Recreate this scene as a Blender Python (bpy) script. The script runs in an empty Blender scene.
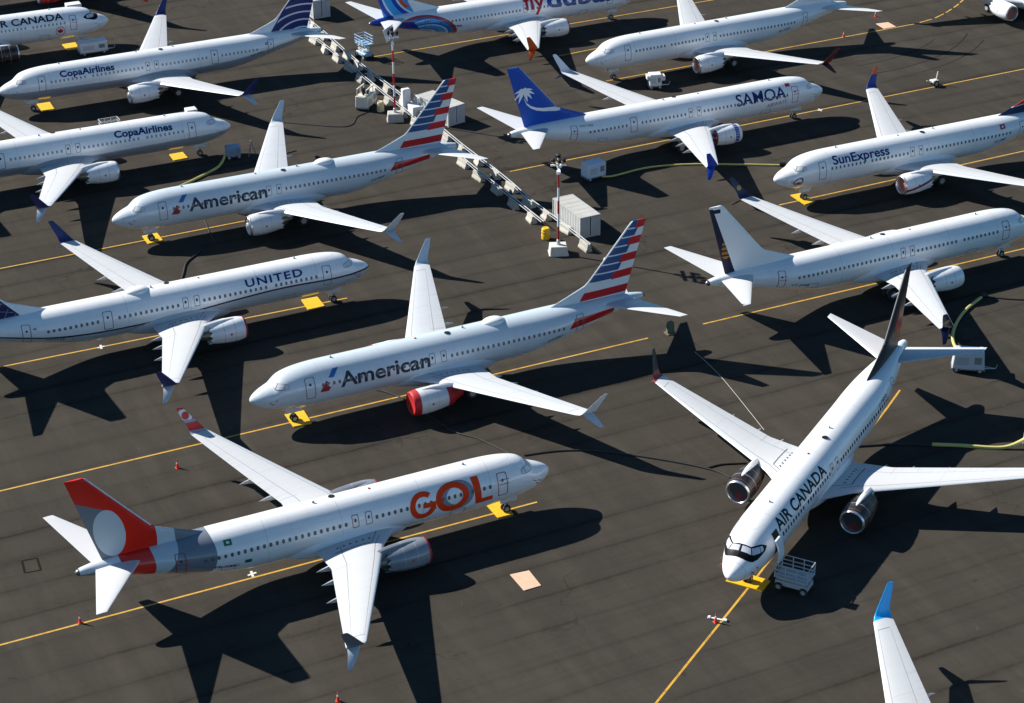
import bpy, bmesh, math, random
from mathutils import Vector, Matrix
random.seed(7)
R = math.radians
C = bpy.context.scene.collection
SC = bpy.context.scene

# ---------------------------------------------------------------- camera, sky, sun, exposure
CAM_H, PITCH, ROLL = 87.0442, 0.475971, -0.009785
cd = bpy.data.cameras.new('camera'); cam = bpy.data.objects.new('camera', cd); C.objects.link(cam)
cd.sensor_width = 36.0; cd.lens = 2049.5 * 36 / 1024; cd.clip_start = 1.0; cd.clip_end = 6000
fw = Vector((0, math.cos(PITCH), -math.sin(PITCH))); up0 = Vector((0, math.sin(PITCH), math.cos(PITCH))); rt0 = Vector((1, 0, 0))
rt = rt0 * math.cos(ROLL) + up0 * math.sin(ROLL); up = up0 * math.cos(ROLL) - rt0 * math.sin(ROLL)
m = Matrix((rt, up, -fw)).transposed().to_4x4(); m.translation = Vector((0, 0, CAM_H)); cam.matrix_world = m
SC.camera = cam

SUN_TRAVEL = Vector((1.323, -0.608, -1.0))
SUN_EL = math.atan2(1.0, math.hypot(1.323, 0.608)); SUN_AZ = math.atan2(-1.323, 0.608)
wd = bpy.data.worlds.new('World'); SC.world = wd; wd.use_nodes = True
nt = wd.node_tree; bg = nt.nodes['Background']; sky = nt.nodes.new('ShaderNodeTexSky'); sky.sky_type = 'NISHITA'
sky.sun_disc = False; sky.sun_elevation = SUN_EL; sky.sun_rotation = SUN_AZ; sky.dust_density = 0.1; sky.altitude = 300
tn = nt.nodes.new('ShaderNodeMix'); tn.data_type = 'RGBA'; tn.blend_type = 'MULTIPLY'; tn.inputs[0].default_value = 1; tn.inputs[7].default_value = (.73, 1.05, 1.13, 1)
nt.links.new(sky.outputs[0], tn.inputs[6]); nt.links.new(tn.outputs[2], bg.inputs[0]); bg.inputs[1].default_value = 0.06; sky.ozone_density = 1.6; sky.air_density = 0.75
sl = bpy.data.lights.new('sun', 'SUN'); sl.energy = 5.0; sl.angle = R(0.5); sl.color = (1, 0.955, 0.88)
so = bpy.data.objects.new('sun', sl); C.objects.link(so); so.rotation_euler = SUN_TRAVEL.to_track_quat('-Z', 'Y').to_euler(); so.location = (0, 0, 120)
SC.view_settings.view_transform = 'Standard'; SC.view_settings.look = 'None'; SC.view_settings.gamma = 1; SC.view_settings.exposure = 0.88
SC.view_settings.use_curve_mapping = False

# ---------------------------------------------------------------- node expression helper
class X:
    def __init__(s, nt, v): s.nt = nt; s.v = v
    def _m(s, op, *o, clamp=False):
        n = s.nt.nodes.new('ShaderNodeMath'); n.operation = op; n.use_clamp = clamp
        for i, a in enumerate((s,) + o):
            if isinstance(a, X):
                if isinstance(a.v, (int, float)): n.inputs[i].default_value = a.v
                else: s.nt.links.new(a.v, n.inputs[i])
            else: n.inputs[i].default_value = a
        return X(s.nt, n.outputs[0])
    def __add__(s, o): return s._m('ADD', o)
    __radd__ = __add__
    def __sub__(s, o): return s._m('SUBTRACT', o)
    def __rsub__(s, o): return X(s.nt, float(o))._m('SUBTRACT', s)
    def __mul__(s, o): return s._m('MULTIPLY', o)
    __rmul__ = __mul__
    def __truediv__(s, o): return s._m('DIVIDE', o)
    def __gt__(s, o): return s._m('GREATER_THAN', o)
    def __lt__(s, o): return s._m('LESS_THAN', o)
    def __and__(s, o): return s._m('MULTIPLY', o)
    def __or__(s, o): return s._m('MAXIMUM', o)
    def inv(s): return 1.0 - s
    def abs(s): return s._m('ABSOLUTE')
    def sqrt(s): return s._m('SQRT')
    def floor(s): return s._m('FLOOR')
    def fract(s): return s._m('FRACT')
    def sin(s): return s._m('SINE')
    def mod(s, o): return s._m('MODULO', o)
    def near(s, c, w): return (s - c).abs() < w
    def ramp(s, a, b):
        n = s.nt.nodes.new('ShaderNodeMapRange'); s.nt.links.new(s.v, n.inputs[0])
        n.inputs[1].default_value = a; n.inputs[2].default_value = b; return X(s.nt, n.outputs[0])

def lin(c):
    return tuple(((x / 255) / 12.92 if x / 255 <= .04045 else ((x / 255 + .055) / 1.055) ** 2.4) for x in c)

class Paint:
    """layers of flat colour chosen by formulas over object coordinates"""
    def __init__(s, nt, base): s.nt = nt; s.c = s._rgb(base)
    def _rgb(s, c):
        if not isinstance(c, tuple): return c
        n = s.nt.nodes.new('ShaderNodeRGB'); n.outputs[0].default_value = (*c, 1); return n.outputs[0]
    def over(s, mask, col):
        n = s.nt.nodes.new('ShaderNodeMix'); n.data_type = 'RGBA'
        s.nt.links.new(mask.v, n.inputs[0]); s.nt.links.new(s.c, n.inputs[6]); s.nt.links.new(s._rgb(col), n.inputs[7]); s.c = n.outputs[2]

def noise(nt, scale, detail=4, rough=.55, vec=None, sc=None):
    n = nt.nodes.new('ShaderNodeTexNoise'); n.inputs['Scale'].default_value = scale; n.inputs['Detail'].default_value = detail
    n.inputs['Roughness'].default_value = rough
    src = vec
    if src is None: src = nt.nodes.new('ShaderNodeTexCoord').outputs['Object']
    if sc:
        mp = nt.nodes.new('ShaderNodeMapping'); mp.inputs['Scale'].default_value = sc; nt.links.new(src, mp.inputs[0]); src = mp.outputs[0]
    nt.links.new(src, n.inputs['Vector']); return X(nt, n.outputs['Fac'])

MC = {}
def mat(name, col, rough=.5, metal=0.0, spec=.5, dirt=0.0, dscale=1.2, fn=None, coat=0.0):
    if name in MC: return MC[name]
    mt = bpy.data.materials.new(name); mt.use_nodes = True; nt = mt.node_tree; b = nt.nodes['Principled BSDF']
    b.inputs['Roughness'].default_value = rough; b.inputs['Metallic'].default_value = metal; b.inputs['Specular IOR Level'].default_value = spec
    b.inputs['Coat Weight'].default_value = coat; b.inputs['Coat Roughness'].default_value = .08
    p = Paint(nt, tuple(col[:3]))
    if fn:
        tc = nt.nodes.new('ShaderNodeTexCoord'); sp = nt.nodes.new('ShaderNodeSeparateXYZ'); nt.links.new(tc.outputs['Object'], sp.inputs[0])
        fn(p, X(nt, sp.outputs[0]), X(nt, sp.outputs[1]), X(nt, sp.outputs[2]), tc)
    if dirt:
        n = noise(nt, dscale, 6, .62)
        f = (n.ramp(.3, .75)) * dirt
        p.over(f, (col[0] * .55, col[1] * .53, col[2] * .5))
    nt.links.new(p.c, b.inputs['Base Color'])
    MC[name] = mt; return mt

# ---------------------------------------------------------------- object helpers
def link(name, me, parent=None, mats=(), loc=None, rotz=None):
    o = bpy.data.objects.new(name, me); C.objects.link(o)
    if parent: o.parent = parent
    if loc is not None: o.location = loc
    if rotz is not None: o.rotation_euler = (0, 0, rotz)
    if me is not None:
        if len(me.materials) == 0:
            for _ in mats: me.materials.append(None)
        for i, mm in enumerate(mats):
            o.material_slots[i].link = 'OBJECT'; o.material_slots[i].material = mm
    return o
def tag(o, label=None, cat=None, group=None, kind=None):
    if label: o['label'] = label
    if cat: o['category'] = cat
    if group: o['group'] = group
    if kind: o['kind'] = kind
    return o
def thing(name, label, cat, loc, rotz=0, group=None):
    o = bpy.data.objects.new(name, None); C.objects.link(o); o.location = loc; o.rotation_euler = (0, 0, rotz); o.empty_display_size = .3
    return tag(o, label, cat, group)

class MB:
    def __init__(s): s.bm = bmesh.new(); s.mi = 0
    def _fin(s, fs):
        for f in fs: f.material_index = s.mi
    def box(s, c, d, rz=0, bev=0.0, taper=None, mtx=None):
        r = bmesh.ops.create_cube(s.bm, size=1.0); vs = r['verts']
        for v in vs:
            x, y, z = v.co.x * d[0], v.co.y * d[1], v.co.z * d[2]
            if taper and z > 0: x *= taper[0]; y *= taper[1]
            v.co = (x, y, z)
        M = Matrix.Translation(c) @ (mtx if mtx is not None else Matrix.Rotation(rz, 4, 'Z'))
        fs = list({f for v in vs for f in v.link_faces})
        s._fin(fs)
        if bev:
            es = list({e for v in vs for e in v.link_edges})
            rr = bmesh.ops.bevel(s.bm, geom=es, offset=bev, segments=1, affect='EDGES', profile=.5)
            vs = list({v for f in rr['faces'] for v in f.verts} | {v for v in vs if v.is_valid})
            s._fin(rr['faces'])
        for v in vs: v.co = M @ v.co
        return s
    def tube(s, pts, r, seg=8, caps=True):
        pts = [Vector(p) for p in pts]; rs = r if isinstance(r, (list, tuple)) else [r] * len(pts); rings = []
        for i, p in enumerate(pts):
            t = (pts[min(i + 1, len(pts) - 1)] - pts[max(i - 1, 0)]).normalized()
            a = Vector((0, 0, 1)) if abs(t.z) < .95 else Vector((1, 0, 0))
            u = t.cross(a).normalized(); w = u.cross(t)
            rings.append([s.bm.verts.new(p + (u * math.cos(k * 2 * math.pi / seg) + w * math.sin(k * 2 * math.pi / seg)) * rs[i]) for k in range(seg)])
        fs = []
        for a, b in zip(rings, rings[1:]):
            for k in range(seg): fs.append(s.bm.faces.new((a[k], a[(k + 1) % seg], b[(k + 1) % seg], b[k])))
        if caps: fs.append(s.bm.faces.new(rings[0][::-1])); fs.append(s.bm.faces.new(rings[-1]))
        s._fin(fs); return s
    def bar(s, a, b, r, seg=8): return s.tube([a, b], r, seg)
    def lathe(s, prof, axis='X', c=(0, 0, 0), seg=32, mis=None):
        c = Vector(c); rings = []
        for x, r in prof:
            ring = []
            for k in range(seg):
                a = 2 * math.pi * k / seg; q = (r * math.cos(a), r * math.sin(a))
                v = {'X': (x, q[0], q[1]), 'Y': (q[1], x, q[0]), 'Z': (q[0], q[1], x)}[axis]
                ring.append(s.bm.verts.new(c + Vector(v)))
            rings.append(ring)
        for j, (a, b) in enumerate(zip(rings, rings[1:])):
            for k in range(seg):
                f = s.bm.faces.new((a[k], a[(k + 1) % seg], b[(k + 1) % seg], b[k])); f.material_index = mis[j] if mis else s.mi
        return s
    def loft(s, rings, cap=True, closed=True):
        vr = [[s.bm.verts.new(p) for p in r] for r in rings]; n = len(vr[0]); fs = []
        for a, b in zip(vr, vr[1:]):
            for k in range(n if closed else n - 1): fs.append(s.bm.faces.new((a[k], a[(k + 1) % n], b[(k + 1) % n], b[k])))
        if cap: fs.append(s.bm.faces.new(vr[0][::-1])); fs.append(s.bm.faces.new(vr[-1]))
        s._fin(fs); return s
    def poly(s, pts):
        f = s.bm.faces.new([s.bm.verts.new(p) for p in pts]); s._fin([f]); return s
    def mesh(s, name, smooth=False, ang=35, fixn=True):
        if fixn: bmesh.ops.recalc_face_normals(s.bm, faces=s.bm.faces[:])
        me = bpy.data.meshes.new(name); s.bm.to_mesh(me); s.bm.free()
        if smooth:
            for p in me.polygons: p.use_smooth = True
            try: me.set_sharp_from_angle(angle=R(ang))
            except Exception: pass
        return me
    def build(s, name, mats, parent=None, loc=None, rotz=None, smooth=False, ang=35):
        if not isinstance(mats, (list, tuple)): mats = [mats]
        return link(name, s.mesh(name, smooth, ang), parent, mats, loc, rotz)

# ---------------------------------------------------------------- materials
WHITE = (.80, .81, .82); SILVER = (.565, .63, .68)
GREYW = (.52, .53, .54)
NAVY = (.012, .018, .075); RED = (.55, .022, .018); YEL = (.80, .47, .03)

def asphalt_fn(p, x, y, z, tc):
    nt = p.nt; a = R(26.4)
    v = x * -math.sin(a) + y * math.cos(a); u = x * math.cos(a) + y * math.sin(a)
    big = noise(nt, .018, 4, .6); mid = noise(nt, .16, 6, .65); fine = noise(nt, 2.2, 5, .7)
    lane = noise(nt, .05, 2, .5, sc=(1, 1, 1))
    p.over(big.ramp(.35, .68) * .5, (0.0484, 0.0422, 0.0349))
    p.over(mid.ramp(.42, .75) * .5, (0.0286, 0.0253, 0.0216))
    # cross-lane roller marks
    mp = nt.nodes.new('ShaderNodeMapping'); mp.inputs['Rotation'].default_value = (0, 0, -a); nt.links.new(tc.outputs['Object'], mp.inputs[0])
    cr = noise(nt, 1.0, 4, .6, vec=mp.outputs[0], sc=(.42, .055, 1)); cr2 = noise(nt, 1.0, 3, .6, vec=mp.outputs[0], sc=(.55, .16, 1)); p.over(cr2.ramp(.50, .70) * .55, (0.0517, 0.0458, 0.0387)); p.over(cr.ramp(.45, .72) * .8, (0.0674, 0.0593, 0.0492))
    st = noise(nt, 1.0, 5, .65, vec=mp.outputs[0], sc=(.022, .6, 1)); p.over(st.ramp(.5, .78) * .55, (0.0239, 0.0213, 0.0183))
    # every paving lane has its own tone
    wn = nt.nodes.new('ShaderNodeTexWhiteNoise'); wn.noise_dimensions = '1D'; nt.links.new(((v + 1.3) / 3.85).floor().v, wn.inputs['W'])
    ln = X(nt, wn.outputs['Value']); p.over(ln * .35, (0.0317, 0.0278, 0.0236))
    # joints between lanes
    wob = (noise(nt, .25, 3, .6) - .5) * .35
    q = (v + 1.3 + wob) / 3.85
    d = (q.fract() - .5).abs() * 3.85
    wj = nt.nodes.new('ShaderNodeTexWhiteNoise'); wj.noise_dimensions = '1D'; nt.links.new((q + .5).floor().v, wj.inputs['W']); sj = X(nt, wj.outputs['Value'])
    wid = noise(nt, .07, 4, .65, vec=None).ramp(.30, .56); brk = noise(nt, .5, 4, .7).ramp(.2, .5)
    p.over((1.925 - d).ramp(.95, .0) * wid * (sj * .45 + .06), (0.0143, 0.0127, 0.0110))
    p.over((1.925 - d).ramp(.20, .03) * wid * brk * (sj * .65 + .08), (0.0091, 0.0081, 0.0070))
    # dark tyre curves and oil marks
    sp = noise(nt, .55, 5, .75); p.over(sp.ramp(.63, .72) * .7, (0.0129, 0.0116, 0.0106))
    sp2 = noise(nt, .9, 3, .6, sc=(1.3, .9, 1)); p.over(sp2.ramp(.70, .76) * .5, (0.0877, 0.0790, 0.0673))
    vo = nt.nodes.new('ShaderNodeTexVoronoi'); vo.feature = 'DISTANCE_TO_EDGE'; vo.inputs['Scale'].default_value = .055; wv = nt.nodes.new('ShaderNodeTexNoise'); wv.inputs['Scale'].default_value = .35; wv.inputs['Detail'].default_value = 4
    ad = nt.nodes.new('ShaderNodeVectorMath'); ad.operation = 'MULTIPLY_ADD'; nt.links.new(tc.outputs['Object'], wv.inputs['Vector']); nt.links.new(wv.outputs['Color'], ad.inputs[0]); ad.inputs[1].default_value = (7, 7, 0); nt.links.new(tc.outputs['Object'], ad.inputs[2]); nt.links.new(ad.outputs[0], vo.inputs['Vector'])
    p.over(X(nt, vo.outputs['Distance']).ramp(.006, .002) * noise(nt, .03, 2, .5).ramp(.52, .6) * .55, (0.0129, 0.0114, 0.0099))
    p.over(fine.ramp(.3, .8) * .35, (0.0602, 0.0529, 0.0441))
M_ASPH = mat('asphalt', (0.0478, 0.0419, 0.0350), .95, spec=.03, fn=asphalt_fn)
def line_fn(p, x, y, z, tc):
    n = noise(p.nt, 1.6, 6, .7); p.over(n.ramp(.46, .70) * .75, (.20, .13, .04)); n3 = noise(p.nt, 5.0, 4, .7); p.over(n3.ramp(.58, .68) * .6, (.06, .05, .04)); 
    n2 = noise(p.nt, .12, 3, .6); p.over(n2.ramp(.45, .7) * .55, (.52, .36, .13))
M_LINE = mat('line_paint', (.54, .30, .035), .7, fn=line_fn, spec=.2)
M_WHITE = mat('white_paint', WHITE, .32, coat=.6, dirt=.06)
M_GLASS = mat('window_glass', (.018, .022, .03), .12, spec=.6)
M_TYRE = mat('tyre_rubber', (.02, .02, .02), .8)
M_STRUT = mat('gear_metal', (.42, .43, .44), .4, .3)
M_CHROME = mat('bare_metal', (.72, .73, .74), .28, .9)
M_TITAN = mat('hot_metal', (.30, .26, .22), .4, .8)
M_BLACK = mat('black_paint', (.009, .009, .010), .55, spec=.3)
M_MASK = mat('mask_black', (.003, .003, .0035), .5, spec=.12)
M_REDC = mat('red_cover', (.46, .010, .014), .6, dirt=.4)
M_YEL = mat('yellow_paint', (.72, .42, .008), .55, dirt=.25, dscale=2)
M_CONC = mat('concrete', (.42, .40, .36), .85, dirt=.5, dscale=1.5)
M_GALV = mat('galvanised', (.55, .56, .57), .45, .35, dirt=.2)
M_FRAME = mat('door_outline', (.16, .17, .19), .6)
M_REDL = mat('red_tape', (.30, .05, .06), .6)
M_GREYL = mat('dark_line', (.18, .20, .23), .6)

# ---------------------------------------------------------------- airliner shape
def pch(T):
    x = [a for a, b in T]; y = [b for a, b in T]; n = len(x); h = [x[i + 1] - x[i] for i in range(n - 1)]; d = [(y[i + 1] - y[i]) / h[i] for i in range(n - 1)]
    mm = [0.0] * n
    for i in range(1, n - 1):
        if d[i - 1] * d[i] > 0:
            w1 = 2 * h[i] + h[i - 1]; w2 = h[i] + 2 * h[i - 1]; mm[i] = (w1 + w2) / (w1 / d[i - 1] + w2 / d[i])
    mm[0] = d[0]; mm[-1] = d[-1]
    def f(q):
        q = min(max(q, x[0]), x[-1]); i = 0
        while i < n - 2 and q > x[i + 1]: i += 1
        t = (q - x[i]) / h[i]
        return (1 + 2 * t) * (1 - t) ** 2 * y[i] + t * (1 - t) ** 2 * h[i] * mm[i] + t * t * (3 - 2 * t) * y[i + 1] + t * t * (t - 1) * h[i] * mm[i + 1]
    return f
TOP = pch([(0, 2.96), (.06, 3.12), (.15, 3.25), (.5, 3.53), (1, 3.80), (1.6, 4.04), (1.95, 4.18), (2.4, 4.58), (2.8, 4.86), (3.4, 5.06), (4.2, 5.21), (5.2, 5.31), (6.5, 5.36), (29, 5.36), (32, 5.34), (35, 5.25), (37, 5.08), (38.3, 4.88), (38.7, 4.76), (38.83, 4.62)])
BOT = pch([(0, 2.96), (.06, 2.82), (.15, 2.68), (.5, 2.38), (1, 2.10), (1.6, 1.88), (2.4, 1.69), (3.4, 1.52), (4.5, 1.42), (6.5, 1.35), (24.5, 1.35), (26, 1.42), (28, 1.75), (30, 2.22), (32, 2.72), (34, 3.2), (36, 3.68), (37.5, 4.04), (38.3, 4.22), (38.7, 4.34), (38.83, 4.50)])
WID = pch([(0, .0), (.06, .17), (.15, .30), (.5, .62), (1, .93), (1.6, 1.19), (2.4, 1.45), (3.4, 1.66), (4.5, 1.80), (5.6, 1.86), (6.5, 1.88), (27, 1.88), (29, 1.80), (31, 1.60), (33, 1.30), (35, .95), (36.5, .68), (37.8, .45), (38.5, .33), (38.7, .24), (38.83, .10)])
OX = 18.0                                       # the thing's origin lies 18 m behind the nose
def unst(x, nine):
    if not nine or x <= 9: return x
    if x < 10.57: return 9.0
    x -= 1.57
    if x < 25: return x
    if x < 26.07: return 25.0
    return x - 1.07
def surf(x, th, nine, off=0.0, side=1):
    """point on the fuselage skin: x from the nose, th degrees above the widest line"""
    xo = unst(x, nine); zt, zb, w = TOP(xo), BOT(xo), WID(xo); zc = zb + .53 * (zt - zb); t = R(th)
    hh = (zt - zc) if th >= 0 else (zc - zb)
    y, z = w * math.cos(t), zc + hh * math.sin(t)
    n = Vector((0, math.cos(t) / max(w, .01), math.sin(t) / max(hh, .01))).normalized()
    return Vector((OX - x, side * (y + n.y * off), z + n.z * off))
def th_of(x, z, nine):
    xo = unst(x, nine); zt, zb = TOP(xo), BOT(xo); zc = zb + .53 * (zt - zb); hh = (zt - zc) if z > zc else (zc - zb)
    return math.degrees(math.asin(max(-1, min(1, (z - zc) / hh))))

XO = [0.004, .03, .06, .1, .15, .25, .37, .5, .7, .85, 1, 1.2, 1.4, 1.6, 1.8, 1.95, 2.1, 2.25, 2.4, 2.6, 2.8, 3.1, 3.4, 3.8, 4.2, 4.7, 5.2, 5.8, 6.5, 7.5, 9, 12, 15, 18, 21, 24, 24.5, 25, 25.5, 26, 27, 28, 29, 30, 31, 32, 33, 34, 35, 36, 36.8, 37.5, 38, 38.3, 38.55, 38.7, 38.79, 38.83]
ME = {}
def fuselage_mesh(nine):
    k = ('fus', nine)
    if k in ME: return ME[k]
    b = MB(); rings = []
    for xo in XO:
        x = xo + (1.57 if nine and xo > 9 else 0) + (1.07 if nine and xo > 25 else 0)
        zt, zb, w = TOP(xo), BOT(xo), WID(xo); zc = zb + .53 * (zt - zb); ring = []
        for i in range(56):
            t = 2 * math.pi * i / 56; c, s_ = math.cos(t), math.sin(t)
            ring.append((OX - x, w * c, zc + ((zt - zc) if s_ >= 0 else (zc - zb)) * s_))
        rings.append(ring)
    b.loft(rings); ME[k] = b.mesh('fuselage', True, 50); return ME[k]

def airfoil(n=14):
    pts = []
    for i in range(n + 1):
        u = (1 - math.cos(math.pi * i / n)) / 2; t = 5 * (.2969 * math.sqrt(u) - .1260 * u - .3516 * u * u + .2843 * u ** 3 - .1030 * u ** 4)
        pts.append((u, t))
    return pts
AF = airfoil()
def foil_ring(xle, ch, y, z, tc_, nrm=(0, 1), camber=.0, lowk=.75, inc=0.0):
    """closed section; nrm=(ny,nz) is the direction of its upper skin"""
    up_, lo_ = [], []
    for u, t in AF:
        h = t * tc_ * ch; cz = camber * ch * 4 * u * (1 - u) - inc * (u - .4) * ch
        up_.append((OX - (xle + u * ch), y + nrm[0] * (h + cz), z + nrm[1] * (h + cz), u))
        lo_.append((OX - (xle + u * ch), y + nrm[0] * (-h * lowk + cz), z + nrm[1] * (-h * lowk + cz), u))
    return up_[::-1] + lo_[1:-1]
def foil_loft(name, secs, uvspan=None, inner_outer=False, cap=True):
    """secs: list of (xle, chord, y, z, t/c, nrm, camber)"""
    b = MB(); rings = [foil_ring(*s) for s in secs]; n = len(rings[0])
    uvl = b.bm.loops.layers.uv.new('UVMap'); vu = {}
    vr = []
    for j, r in enumerate(rings):
        row = []
        for p in r:
            v = b.bm.verts.new(p[:3]); vu[v] = (p[3], uvspan[j] if uvspan else j); row.append(v)
        vr.append(row)
    for a, c in zip(vr, vr[1:]):
        for k in range(n):
            f = b.bm.faces.new((a[k], a[(k + 1) % n], c[(k + 1) % n], c[k]))
            f.material_index = 0 if (k < len(AF) - 1 or not inner_outer) else 1
    if cap:
        b.bm.faces.new(vr[0][::-1]); b.bm.faces.new(vr[-1])
    for f in b.bm.faces:
        for l in f.loops: l[uvl].uv = vu[l.vert]
    return b.mesh(name, True, 40)

def wing_le(y): return 14.45 + (y - 1.88) * .85 if y < 3.7 else (16.0 + (y - 3.7) * .56 if y < 4.3 else 16.33 + (y - 4.3) * .525)
def wing_te(y): return 20.9 + (y - 1.88) * .02 if y < 5.3 else 20.97 + (y - 5.3) * .304
def wing_z(y): return 2.28 + .1085 * (y - 1.88) + .0012 * max(0, y - 8) ** 2 * .6
def wing_mesh(side):
    k = ('wing', side)
    if k in ME: return ME[k]
    secs, sp = [], []
    for y in (.9, 1.88, 2.6, 3.2, 3.7, 4.3, 5.3, 6.5, 8, 10, 12, 14, 15.5, 16.4, 16.75):
        le, te = wing_le(y), wing_te(y); f = min(1, max(0, (y - 1.5) / 15)); tcr = .125 - .03 * min(1, f * 2.2)
        secs.append((le, te - le, side * y, wing_z(y), tcr, (0, 1), .012)); sp.append(y / 17)
    ME[k] = foil_loft('wing', secs, sp); return ME[k]
def winglet_mesh(side, upper):
    k = ('wl', side, upper)
    if k in ME: return ME[k]
    secs = []
    def sec(y, z, le, ch, t, ang): secs.append((le, ch, side * y, z, t, (-side * math.sin(ang), math.cos(ang)), 0.0))
    zb = wing_z(16.75)
    if upper:
        for y, z, le, ch, a in ((16.7, zb, 22.87, 1.53, 8), (16.93, zb + .05, 23.02, 1.46, 20), (17.12, zb + .2, 23.2, 1.30, 46), (17.26, zb + .45, 23.40, 1.14, 62), (17.45, zb + .9, 23.75, .97, 70), (17.7, zb + 1.5, 24.22, .76, 72), (17.92, zb + 2.02, 24.65, .50, 73), (17.95, zb + 2.09, 24.76, .36, 73)):
            sec(y, z, le, ch, .10, R(a))
    else:
        for y, z, le, ch, a in ((16.7, zb - .04, 23.3, 1.02, -6), (17.0, zb - .16, 23.5, .92, -30), (17.3, zb - .38, 23.75, .78, -40), (17.65, zb - .72, 24.12, .58, -44), (17.88, zb - .96, 24.42, .42, -44), (17.92, zb - 1.0, 24.5, .28, -44)):
            sec(y, z, le, ch, .10, R(a))
    ME[k] = foil_loft('winglet', secs, inner_outer=True); return ME[k]
def fairing_mesh(side, y, L0, L1, r):
    k = ('fair', side, y)
    if k in ME: return ME[k]
    te = wing_te(y); zc = wing_z(y) - .22; b = MB(); rings = []
    for i in range(13):
        t = i / 12; x = te - L0 + (L0 + L1) * t; rr = r * max(.02, (math.sin(math.pi * min(1, t * .5 / .45)) if t < .45 else 1 - ((t - .45) / .55) ** 1.7)) if t < 1 else .012
        if t < .45: rr = r * max(.05, math.sin(math.pi / 2 * t / .45))
        zz = zc - .16 * t
        rings.append([(OX - x, side * y + rr * .62 * math.cos(a * math.pi / 6), zz + rr * 1.0 * math.sin(a * math.pi / 6)) for a in range(12)])
    b.loft(rings); ME[k] = b.mesh('flap_fairing', True, 60); return ME[k]
def fin_mesh(nine):
    k = ('fin', nine)
    if k in ME: return ME[k]
    sh = 2.64 if nine else 0; secs = []
    def te(z): return 36.72 + (z - 5.0) * .29
    for z, le, t in ((4.75, 28.7, .30), (5.2, 28.75, .26), (5.36, 28.95, .22), (5.6, 29.55, .20), (6.0, 30.6, .19), (6.4, 31.6, .19), (6.75, 32.45, .2), (7.1, 32.87, .21), (8, 33.66, .2), (9, 34.52, .185), (10, 35.38, .17), (11, 36.24, .15), (11.9, 37.02, .13), (12.15, 37.26, .12), (12.24, 37.48, .07)):
        ch = te(z) - le; secs.append((le + sh, ch, 0, z, 2 * t / ch, (1, 0), 0.0, 1.0))
    ME[k] = foil_loft('tail_fin', secs); return ME[k]
def fin_t(x, z):
    """half thickness of the fin at (x, z), same law as fin_mesh"""
    Z = [(4.75, 28.7, .30), (5.2, 28.75, .26), (5.36, 28.95, .22), (5.6, 29.55, .20), (6.0, 30.6, .19), (6.4, 31.6, .19), (6.75, 32.45, .2), (7.1, 32.87, .21), (8, 33.66, .2), (9, 34.52, .185), (10, 35.38, .17), (11, 36.24, .15), (11.9, 37.02, .13), (12.15, 37.26, .12), (12.24, 37.48, .07)]
    i = 0
    while i < len(Z) - 2 and z > Z[i + 1][0]: i += 1
    q = (z - Z[i][0]) / (Z[i + 1][0] - Z[i][0]); le = Z[i][1] + q * (Z[i + 1][1] - Z[i][1]); t = Z[i][2] + q * (Z[i + 1][2] - Z[i][2])
    ch = 36.72 + (z - 5.0) * .29 - le; u = min(1, max(0, (x - le) / ch))
    return 2 * t * 5 * (.2969 * math.sqrt(u) - .1260 * u - .3516 * u * u + .2843 * u ** 3 - .1030 * u ** 4)
def tailplane_mesh(side, nine):
    k = ('tp', side, nine)
    if k in ME: return ME[k]
    sh = 2.64 if nine else 0; secs = []
    for y in (.4, 1.2, 2.5, 4, 5.5, 6.7, 7.05, 7.17):
        le = 34.35 + (y - 1.2) * .682 ; te = 37.6 + (y - 1.2) * .27
        secs.append((le + sh, te - le, side * y, 4.72 + .108 * (y - .4), .10 if y < 7.1 else .05, (0, 1), 0.0, 1.0))
    ME[k] = foil_loft('tailplane', secs, [s[2] for s in secs]); return ME[k]
def belly_mesh():
    if 'belly' in ME: return ME['belly']
    b = MB(); rings = []
    for i in range(21):
        t = i / 20; x = 12.2 + 11.6 * t; f = max(.0, math.sin(math.pi * t)) ** .45
        w, h = .5 + 1.62 * f, .25 + 1.05 * f; zc = 2.28
        ring = []
        for a in range(24):
            an = 2 * math.pi * a / 24; c, s_ = math.cos(an), math.sin(an)
            ring.append((OX - x, w * math.copysign(abs(c) ** .7, c), zc + h * math.copysign(abs(s_) ** .8, s_)))
        rings.append(ring)
    b.loft(rings); ME['belly'] = b.mesh('belly_fairing', True, 60); return ME['belly']

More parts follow.
